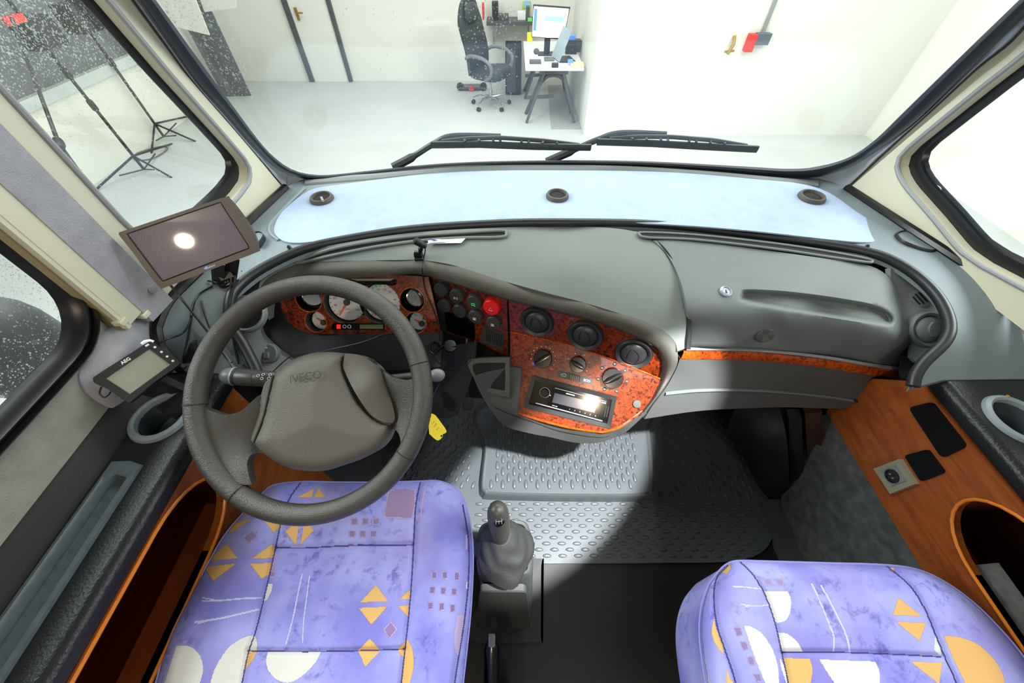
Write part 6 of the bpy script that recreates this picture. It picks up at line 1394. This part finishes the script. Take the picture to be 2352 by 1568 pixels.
# ================================================================== floor: moulded rubber mat, gear lever, pedals
fmz = .012
fo = cr([(560, 1090), (700, 960), (890, 905), (1120, 915), (1450, 915), (1735, 925), (1748, 1050), (1766, 1150), (1772, 1240), (1700, 1286), (1500, 1292), (1200, 1294), (1060, 1292), (1000, 1220), (640, 1230)], 5)
bm = patch(fo, lambda x, y: atz(x, y, fmz), step=60, th=.010, direction=(0, 0, -1))
po_ = cr([(1122, 925), (1114, 1030), (1106, 1108), (1112, 1128), (1135, 1134), (1300, 1138), (1480, 1137), (1500, 1122), (1500, 1060), (1492, 980), (1482, 925)], 5)
top = [atz(p.x, p.y, .052) for p in po_]; cc = sum(top, Vector()) / len(top)
sc = lambda k, z: [Vector((cc.x + (p.x - cc.x) * k[0], cc.y + (p.y - cc.y) * k[1], z)) for p in top]
loft([sc((1.04, 1.06), fmz), sc((1.015, 1.025), .032), sc((1.0, 1.0), .048), sc((.985, .975), .0515), sc((.965, .945), .0500), sc((.95, .93), .0465)], True, bm=bm)
lastring = sc((.95, .93), .0465); planar(lastring, (0, 0, 1), 0, bm=bm)
def bump(c, lx, ly, h, rot=0.0):
    ca, sa = cos(rot), sin(rot); R = []
    for k, hh in ((1, 0), (.78, .7), (.4, 1)):
        R.append([c + Vector((ca * x - sa * y, sa * x + ca * y, h * hh)) for x, y in [(lx * k * cos(a), ly * k * sin(a) * (1 if lx > ly else 1)) for a in [i * pi / 6 for i in range(12)]]])
    loft(R, True, bm=bm); bm.faces.new([v for v in bm.verts[-12:]] if False else []) if False else None
    bm.verts.ensure_lookup_table(); bm.faces.new(bm.verts[-12:])
def field(poly, dx, dy, z, lx, ly, h, rot=0.0):
    P3 = [atz(x, y, z) for x, y in poly]; q = [(p.x, p.y) for p in P3]
    xs = [p[0] for p in q]; ys = [p[1] for p in q]; j = 0; y = min(ys)
    while y < max(ys):
        x = min(xs) + (dx / 2 if j % 2 else 0)
        while x < max(xs):
            if bool(inside(q, np.array(x), np.array(y))): bump(Vector((x, y, z)), lx, ly, h, rot)
            x += dx
        y += dy; j += 1
field([(1134, 955), (1460, 955), (1466, 1112), (1128, 1112)], .038, .021, .0465, .0065, .0165, .0055)
field([(905, 945), (1090, 945), (1088, 1128), (880, 1120)], .038, .021, fmz, .0055, .015, .005, -.35)
field([(1085, 1150), (1720, 1150), (1740, 1276), (1085, 1276)], .047, .0165, fmz, .0135, .0055, .0042)
field([(1512, 950), (1700, 950), (1735, 1138), (1518, 1138)], .036, .021, fmz, .0055, .014, .0045, .1)
o = obj('rubber_floor_mat', bm, M['mat_rubber'], angle=30); tag(o, 'grey ribbed rubber mat covering the cab floor below the dashboard', 'floor mat')

gl = thing('gear_lever', atz(1155, 1330, .02), 'black gear lever on its grey console beside the driver seat', 'gear lever')
zt, zb = .37, .03
topo = cr([(1100, 1215), (1118, 1198), (1160, 1192), (1203, 1196), (1217, 1216), (1224, 1265), (1222, 1305), (1210, 1322), (1160, 1326), (1110, 1322), (1097, 1308), (1094, 1260)], 5)
T3 = [atz(p.x, p.y, zt) for p in topo]; cT = sum(T3, Vector()) / len(T3)
def cs(k, z, dy=0.0, ky=None): return [Vector((cT.x + (p.x - cT.x) * k, cT.y + dy + (p.y - cT.y) * (ky or k), z)) for p in T3]
obj('console', loft([cs(.80, zt - .012), cs(.86, zt + .004), cs(.94, zt + .006), cs(1.0, zt - .004), cs(1.03, zt - .03), cs(1.06, .25, -.015, 1.20), cs(1.12, .10, -.035, 1.65), cs(1.16, .02, -.04, 1.75)], True, cap=True), M['gearc'], gl)
tq = [atz(1102, 1338, zt - .04), atz(1208, 1338, zt - .04), atz(1218, 1424, .13), atz(1096, 1424, .13)]
nT = (tq[3] - tq[0]).cross(tq[1] - tq[0]).normalized()
if nT.z < 0: nT = -nT
rr = rquad([p + nT * .014 for p in tq], .08)
tr = obj('coin_tray', loft([[p + nT * .002 for p in rr], [p + nT * .004 for p in quadmap([rr[0]] * 4, [(0, 0)] * 1)] * 0 or [p for p in rr], [p - nT * .012 for p in rr]], True), M['gearc'], gl)
obj('tray_floor', planar([p + nT * .004 for p in rr], nT, .003), M['button'], tr)
# gaiter with soft folds
G0, G1 = atz(1157, 1268, zt), atz(1150, 1224, .475)
rows = []
for j in range(15):
    v = j / 14; c = G0.lerp(G1, v); rx = .047 * (1 - v) ** .8 + .016; ry = .050 * (1 - v) ** .8 + .016
    rows.append([c + Vector((cos(a) * rx * (1 + .10 * sin(3 * a + 7 * v) * (1 - v) + .06 * sin(18 * v + a)), sin(a) * ry * (1 + .09 * sin(4 * a - 6 * v)), .006 * sin(5 * a + 14 * v) * (1 - abs(2 * v - 1)))) for a in [2 * pi * k / 30 for k in range(30)]])
obj('gaiter', loft(rows, True, cap=True), M['gaiter'], gl, angle=80)
K0, K1 = atz(1151, 1232, .472), atz(1142, 1166, .588); ka = (K1 - K0).normalized(); kl = (K1 - K0).length
kb = basis(ka, (1, 0, 0))
kn = obj('knob', lathe(K0, ka, [(.012, -.012), (.0150, 0), (.0175, kl * .12), (.0195, kl * .40), (.0205, kl * .68), (.0190, kl * .88), (.0150, kl * .98), (.0085, kl * 1.045), (.0005, kl * 1.06)], 30), M['knob'], gl)
cp_ = K0 + ka * kl * .82; d = (CAM - cp_).normalized(); d = (d - ka * d.dot(ka) * .7).normalized()
capx = basis(d, (1, 0, 0))
obj('shift_cap', blob(cp_ + d * .0125, (.0125, .0175, .0075), ax=capx), M['gloss'], kn)
bm = NB(); o0 = cp_ + d * .0205 - capx[1] * .002
for xx in (-.005, 0, .005): bar(o0 + capx[0] * xx - capx[1] * .005, o0 + capx[0] * xx + capx[1] * .005, .0006, .0005, bm, up=d)
bar(o0 - capx[0] * .005, o0 + capx[0] * .005, .0006, .0005, bm, up=d); obj('shift_pattern', bm, M['bead'], kn)
obj('floor_flange', loft([[atz(p.x, p.y, z) for p in cr([(1080, 1280), (1236, 1282), (1243, 1300), (1242, 1460), (1234, 1474), (1085, 1474), (1078, 1460)], 4)] for z in (0, .015)], True, cap=True), M['black'], gl)

hb = thing('handbrake', atz(1130, 1560, .05), 'black handbrake lever at the near edge between the seats', 'handbrake')
A_, B_ = atz(1130, 1476, .33), atz(1130, 1640, .26)
obj('lever', tube([A_, A_.lerp(B_, .1), B_], [.012, .0155, .0155], 14, squash=.8), M['gloss'], hb)
obj('release_button', box(A_ + Vector((0, .004, .005)), (.013, .022, .012), bev=.003), M['chrome'], hb)
obj('chrome_strip', bar(A_.lerp(B_, .16) + Vector((0, 0, .0125)), B_ + Vector((0, 0, .0125)), .007, .003, bev=.001), M['metal'], hb)
obj('housing', b2((B_.x - .035, B_.y - .20, 0), (B_.x + .035, B_.y + .03, .20), bev=.012), M['black'], hb)
for (x0, x1, y0, y1), lab in (((996, 1030, 918, 943), 'ribbed black brake pedal beside the yellow key tag'), ((1060, 1087, 912, 941), 'ribbed black accelerator pedal left of the centre stack')):
    a, b, c, d = atz(x0, y0, .215), atz(x1, y0, .215), atz(x1 - 2, y1, .185), atz(x0 + 2, y1, .185); nn = (b - a).cross(d - a).normalized()
    if nn.z < 0: nn = -nn
    p = thing('pedal', (a + c) / 2, lab, 'pedal')
    obj('pad', planar(rquad([a, b, c, d], .2), nn, .012), M['rubber'], p)
    for k in range(6):
        u = (k + .5) / 6; s_, e_ = quadmap([a, b, c, d], [(u, .1), (u, .9)]) if x0 > 1050 else quadmap([a, b, c, d], [(.08, u), (.92, u)])
        obj('rib', bar(s_ + nn * .001, e_ + nn * .001, .003, .003, up=nn), M['button'], p)
    obj('pedal_arm', tube([(a + c) / 2 - nn * .010, (a + c) / 2 + Vector((0, .10, .06)), Vector(((a + c).x / 2, .872, .36))], .009, 8), M['black'], p)
sb = thing('switch_block', atz(1015, 895, .40), 'small black socket block under the right stalk', 'socket')
PS = plane(atz(1015, 895, .40), (0.05, -.6, .8))
obj('block', plate([(996, 884), (1028, 880), (1042, 903), (998, 906)], PS, 0, .03), M['button'], sb)
obj('slot', plate([(1000, 896), (1012, 895), (1013, 901), (1001, 902)], PS, .001, .001), M['dark'], sb); obj('slot', plate([(1016, 895), (1026, 894), (1028, 900), (1017, 901)], PS, .001, .001), M['dark'], sb)
obj('slot_trim', plate([(1005, 886), (1024, 885), (1024, 887.5), (1006, 888.5)], PS, .001, .001), M['bead'], sb)

# passenger footwell
wh = zsurf([(1700, 950, .30), (1660, 975, .20), (1690, 1010, .14), (1760, 945, .36), (1795, 955, .38), (1715, 1060, .08), (1760, 1138, .04), (1812, 1143, .04), (1808, 1040, .28), (1790, 1000, .33), (1785, 1100, .17), (1740, 1010, .27)])
o = obj('footwell_housing', patch(cr([(1690, 935, 'c'), (1790, 938, 'c'), (1806, 1000), (1812, 1090), (1808, 1143, 'c'), (1762, 1140), (1728, 1090), (1704, 1030), (1672, 990)], 5), wh, step=9, th=.02), M['black'], angle=80)
tag(o, 'black moulded housing in the passenger footwell', 'housing')
for pts, m, lab, nm in (([(1812, 960, .40), (1842, 960, .40), (1846, 1168, .02), (1816, 1152, .02)], 'black', 'dark upright pillar between the footwell housing and the brown post', 'door_pillar'),
                        ([(1849, 950, .42), (1889, 946, .42), (1886, 1130, .06), (1881, 1180, .02), (1851, 1178, .02), (1858, 1110, .10)], 'postwood', 'dark brown upright post in front of the grey kick panel', 'door_post')):
    P = [atz(x, y, z) for x, y, z in pts]; nn = Vector((-.35, -.9, .25)).normalized()
    bm = NB(); fr = [bm.verts.new(p) for p in P]; bk = [bm.verts.new(p + Vector((.01, .03, -.005))) for p in P]; bm.faces.new(fr); bm.faces.new(list(reversed(bk)))
    for i in range(len(P)): bm.faces.new((fr[i], bk[i], bk[(i + 1) % len(P)], fr[(i + 1) % len(P)]))
    o = obj(nm, bm, M[m]); tag(o, lab, 'post')
q = [atz(x, y, .035) for x, y in ((1750, 1146), (1802, 1146), (1900, 1340), (1826, 1340))]
o = obj('door_sill', planar(q, (0, 0, 1), .035), M['console']); tag(o, 'flat grey sill plate on the floor by the passenger door', 'sill')

# ================================================================== things on the dashboard
mcen = CAM + ray(430, 555) * .665
LAMP = Vector((-0.31, -1.56, 1.80))
mn_ = ((CAM - mcen).normalized() + (LAMP - (CAM + ray(414, 546) * .665)).normalized()).normalized()
PM = plane(mcen, mn_)
mo = thing('flat_monitor', mcen, 'flat black framed monitor standing at the driver end of the dash shelf', 'monitor')
mout = cr([(273, 535), (287, 529), (400, 491), (511, 454), (526, 456), (557, 493), (586, 539), (594, 571), (588, 580), (490, 617), (382, 659), (367, 659), (343, 632), (307, 582), (279, 547)], 4)
scr = [(291, 537), (506, 464), (574, 569), (373, 646)]
mv = [onpl(p.x, p.y, PM) for p in mout]; mc = sum(mv, Vector()) / len(mv)
iv = [onpl(x, y, PM, .0005) for x, y in scr]
bz = obj('bezel', planar(mv, mn_, .003, [iv]), M['bezel'], mo)
obj('back_shell', loft([[p - mn_ * .003 for p in mv], [mc + (p - mc) * 1.0 - mn_ * .010 for p in mv], [mc + (p - mc) * .93 - mn_ * .020 for p in mv]], True, cap=True), M['black'], mo)
obj('screen', planar([p - mn_ * .0015 for p in iv], mn_, .001), M['screen'], mo)
obj('screen_edge', tube([p - mn_ * .001 for p in resample(iv, 60, True)], .0012, 5, True), M['seam'], mo)
a, b = onpl(477, 617, PM), onpl(496, 609.5, PM)
obj('brand_text', text_bm('Elebest', a, b, mn_, .0008, bold=.01), M['white'], bz)
obj('brand_mark', planar([onpl(x, y, PM, .001) for x, y in ((468, 617), (474.5, 610.5), (475.5, 618.5))], mn_, .0005), M['lblue'], bz)
bp = [atz(482, 664, .738), atz(545, 641, .742), atz(563, 622, .742), atz(500, 640, .742)]
ft = obj('base_plate', planar([p + Vector((0, 0, .004)) for p in bp], (0, 0, 1), .004), M['black'], mo)
mb = onpl(500, 605, PM, -.018); mb2 = onpl(535, 592, PM, -.018)
for s_, e_ in ((mb, atz(502, 655, .744)), (mb2, atz(528, 648, .744))):
    obj('bracket_arm', bar(s_, e_, .022, .003, up=mn_), M['black'], mo)
obj('cross_plate', bar(mb.lerp(atz(502, 655, .744), .55), mb2.lerp(atz(528, 648, .744), .55), .020, .003, up=mn_), M['button'], mo)
for x, y in ((484, 661), (549, 627), (556, 625)): obj('screw', lathe(atz(x, y, .745), (0, 0, 1), [(.004, 0), (.004, .003), (.0005, .004)], 12), M['gloss'], ft)

def wire(pts, lab, r=.0018, n=6, name='cable', m='cable'):
    P = [atz(*p) for p in pts]; o = obj(name, tube(cr(P, n, False), r, 7), M[m]); tag(o, lab, 'cable'); return o
wire([(392, 655, .80), (420, 690, .77), (452, 730, .745), (485, 772, .727), (512, 805, .705), (532, 832, .695)], 'black cable running from under the flat monitor toward the light stalk', .0022)
wire([(488, 657, .752), (462, 672, .752), (447, 690, .752), (440, 712, .748), (436, 740, .742), (418, 766, .738), (385, 778, .745), (364, 788, .755)], 'thin cable looping from the monitor foot to the black tilted display')
wire([(447, 690, .752), (442, 712, .744), (437, 745, .734), (429, 785, .720), (418, 830, .706)], 'black cable dropping from the monitor foot to the armrest')
wire([(462, 690, .748), (467, 712, .742), (478, 745, .737), (490, 770, .728)], 'short black cable crossing the shelf beside the monitor foot', .0016)
wire([(527, 604, .80), (538, 622, .782), (540, 645, .765), (532, 680, .752), (528, 715, .742), (530, 750, .72), (538, 790, .70), (548, 835, .685)], 'grey cable hanging over the monitor bracket', .0020, m='rubber')
wire([(520, 606, .80), (531, 630, .775), (528, 670, .752), (523, 712, .740), (527, 755, .722), (545, 800, .70), (560, 838, .69)], 'second grey cable hanging over the monitor bracket', .0018, m='rubber')
wire([(478, 645, .755), (495, 648, .762), (512, 655, .757), (524, 645, .765), (515, 632, .772), (500, 645, .765), (510, 660, .752), (528, 655, .75)], 'small tangle of cable round the foot of the flat monitor', .0022)
wire([(506, 800, .712), (520, 820, .70), (540, 845, .69), (560, 852, .69)], 'pair of cables running under the light stalk', .0026)

# tilted black display on the padded bump
q0 = [(214, 868), (343, 786), (411, 829), (293, 923)]
an = Vector((.50, -.42, .76)).normalized(); ac = atx(312, 852, -.645); PA = plane(ac, an)
ae = thing('tank_display', ac, 'small tilted black display unit on the grey padded bump by the armrest', 'display')
def A(x, y, off=0.0): return onpl(x, y, PA, off)
ao = cr([(222, 861), (300, 811), (338, 787), (350, 786), (400, 820), (411, 832), (406, 841), (350, 881), (303, 920), (291, 922), (250, 895), (219, 880), (214, 871)], 4)
av = [A(p.x, p.y) for p in ao]; acc = sum(av, Vector()) / len(av)
sq_ = [(243, 869), (343, 801), (391, 837), (298, 905)]
fr = obj('front_frame', planar(av, an, .003, [[A(*p) for p in sq_]]), M['aeg'], ae)
obj('body', loft([[p - an * .003 for p in av], [p - an * .014 for p in av], [acc + (p - acc) * .9 - an * .018 for p in av]], True, cap=True), M['black'], ae)
obj('screen', planar([A(*p, -.0015) for p in sq_], an, .001), M['aegscreen'], ae)
obj('brand_text', text_bm('AEG', A(281, 838), A(302, 825), an, .0006, bold=.03), M['white'], fr)
bm = NB()
for x, y in ((356, 797), (371, 808), (384, 818.5), (397, 828.5)):
    lathe(A(x, y, .0004), an, [(.0020, 0), (.0020, .0005), (.0003, .0006)], 8, bm)
obj('key_symbols', bm, M['white'], fr)
bm = bar(A(334, 795, .0005), A(342, 790, .0005), .0030, .0006, up=an); obj('print', bm, M['white'], fr)
obj('corner_label', tube([A(327, 790, -.004), A(333, 785, -.003), A(344, 783, -.003), A(352, 786, -.004)], .0035, 8), M['paper'], ae)
obj('stand_foot', loft([[Vector((p.x, p.y, z)) for p in [acc + (q_ - acc) * .7 + Vector((.03, -.01, 0)) for q_ in av]] for z in (TZ + .001, TZ + .02)], True, cap=True), M['black'], ae)
obj('stand_arm', bar(acc - an * .020, Vector((acc.x + .012, acc.y + .012, TZ + .015)), .035, .012, up=(0, 1, 0)), M['black'], ae)
obj('cable_loop', tube(cr([A(233, 888, -.012), A(229, 903, -.016), A(238, 912, -.018), A(248, 908, -.018), A(254, 900, -.014)], 5, False), .0012, 6), M['cable'], ae)
o = obj('phone_holder', planar([atz(x, y, .70 + h) for x, y, h in ((418, 835, 0), (424, 801, .045), (433, 800, .045), (446, 838, 0))], Vector((.2, -1, .3)), .012), M['black']); tag(o, 'small black wedge standing beside the tilted display at the front of the armrest', 'holder')

# mini camera on the hood, its wire, and the folded paper behind it
hc = lambda x, y, h=0.0: hsurf(x, y) + Vector((0, 0, h))
mc0 = hc(966, 592); mk = thing('mini_camera', mc0, 'tiny black camera on a ball mount standing on the dashboard hood', 'camera')
obj('mount', lathe(atz(953, 584, .735), atz(970, 585, .735) - atz(953, 584, .735), [(.0085, 0), (.0085, .017), (.007, .018)], 18), M['gloss'], mk)
obj('mount_plate', box(mc0 + Vector((-.002, 0, .0)), (.022, .018, .008), bev=.002), M['black'], mk)
obj('ball_joint', tube([atz(965, 580, .744), atz(966, 572, .754), atz(968, 566, .760)], [.004, .006, .004], 10), M['gloss'], mk)
c0_, c1_ = atz(953, 552, .775), atz(977, 566, .758)
cb = obj('barrel', lathe(c1_, c0_ - c1_, [(.0045, -.002), (.0075, .004), (.0082, (c0_ - c1_).length * .6), (.0088, (c0_ - c1_).length), (.0060, (c0_ - c1_).length + .001)], 18), M['black'], mk)
obj('lens', blob(c0_ + (c0_ - c1_).normalized() * .001, (.0045, .0045, .0025), ax=basis(c0_ - c1_)), M['gloss'], cb)
pts = [atz(977, 567, .756), atz(976, 580, .745), hc(973, 598, .003)] + [bs(x, y) + (CAM - bs(x, y)).normalized() * .013 for x, y in ((971, 608), (970, 622))] + [onc(972, 640, .006), onc(976, 665, .006), onc(986, 690, .006), onc(1000, 725, .006), onc(1009, 755, .006), onc(1012, 785, .008)]
o = obj('cable', tube(cr(pts, 5, False), .0014, 6), M['cable']); tag(o, 'thin wire running from the tiny camera down over the fascia', 'cable')
o = obj('cable', tube(cr([onc(990, 636, .004), onu(995, 660, .004), onu(1003, 690, .004), onu(1010, 722, .004), onu(1019, 765, .006)], 5, False), .0022, 6), M['cable']); tag(o, 'black strip between the gauge fascia and the round push buttons', 'cable')
pp = thing('folded_paper', hc(1030, 558), 'folded white paper lying by the defroster slot behind the tiny camera', 'paper')
obj('sheet', planar([hc(x, y, h) for x, y, h in ((994, 555, .006), (1070, 551, .006), (1060, 563, .003), (982, 566, .003))], (0, -.1, 1), .0006), M['paper'], pp)
obj('flap', planar([hc(x, y, h) for x, y, h in ((984, 560, .010), (1010, 556, .014), (1034, 562, .005), (986, 566, .004))], (0, -.1, 1), .0006), M['paper'], pp)
obj('printed_band', planar([hc(x, y, h) for x, y, h in ((986, 558, .0125), (992, 557, .0130), (1008, 562, .0075), (1000, 563.5, .0068))], (0, -.1, 1), .0004), M['blue'], pp)
wire([(623, 857, .66), (645, 836, .66), (666, 819, .665), (690, 814, .665), (711, 813, .66), (765, 801, .63), (826, 787, .60), (869, 772, .585)], 'thin wire stretched across the top of the steering wheel pad', .0013)
wire([(869, 772, .585), (885, 768, .585), (905, 766, .58), (930, 776, .565)], 'short plug and lead under the gauge fascia', .0030)
wire([(1091, 782, .555), (1088, 812, .535), (1071, 838, .52), (1042, 847, .515), (1014, 838, .52), (996, 818, .53), (1008, 800, .54), (1022, 792, .545)], 'black wire loop hanging from the ignition lock to the open pocket', .0014)
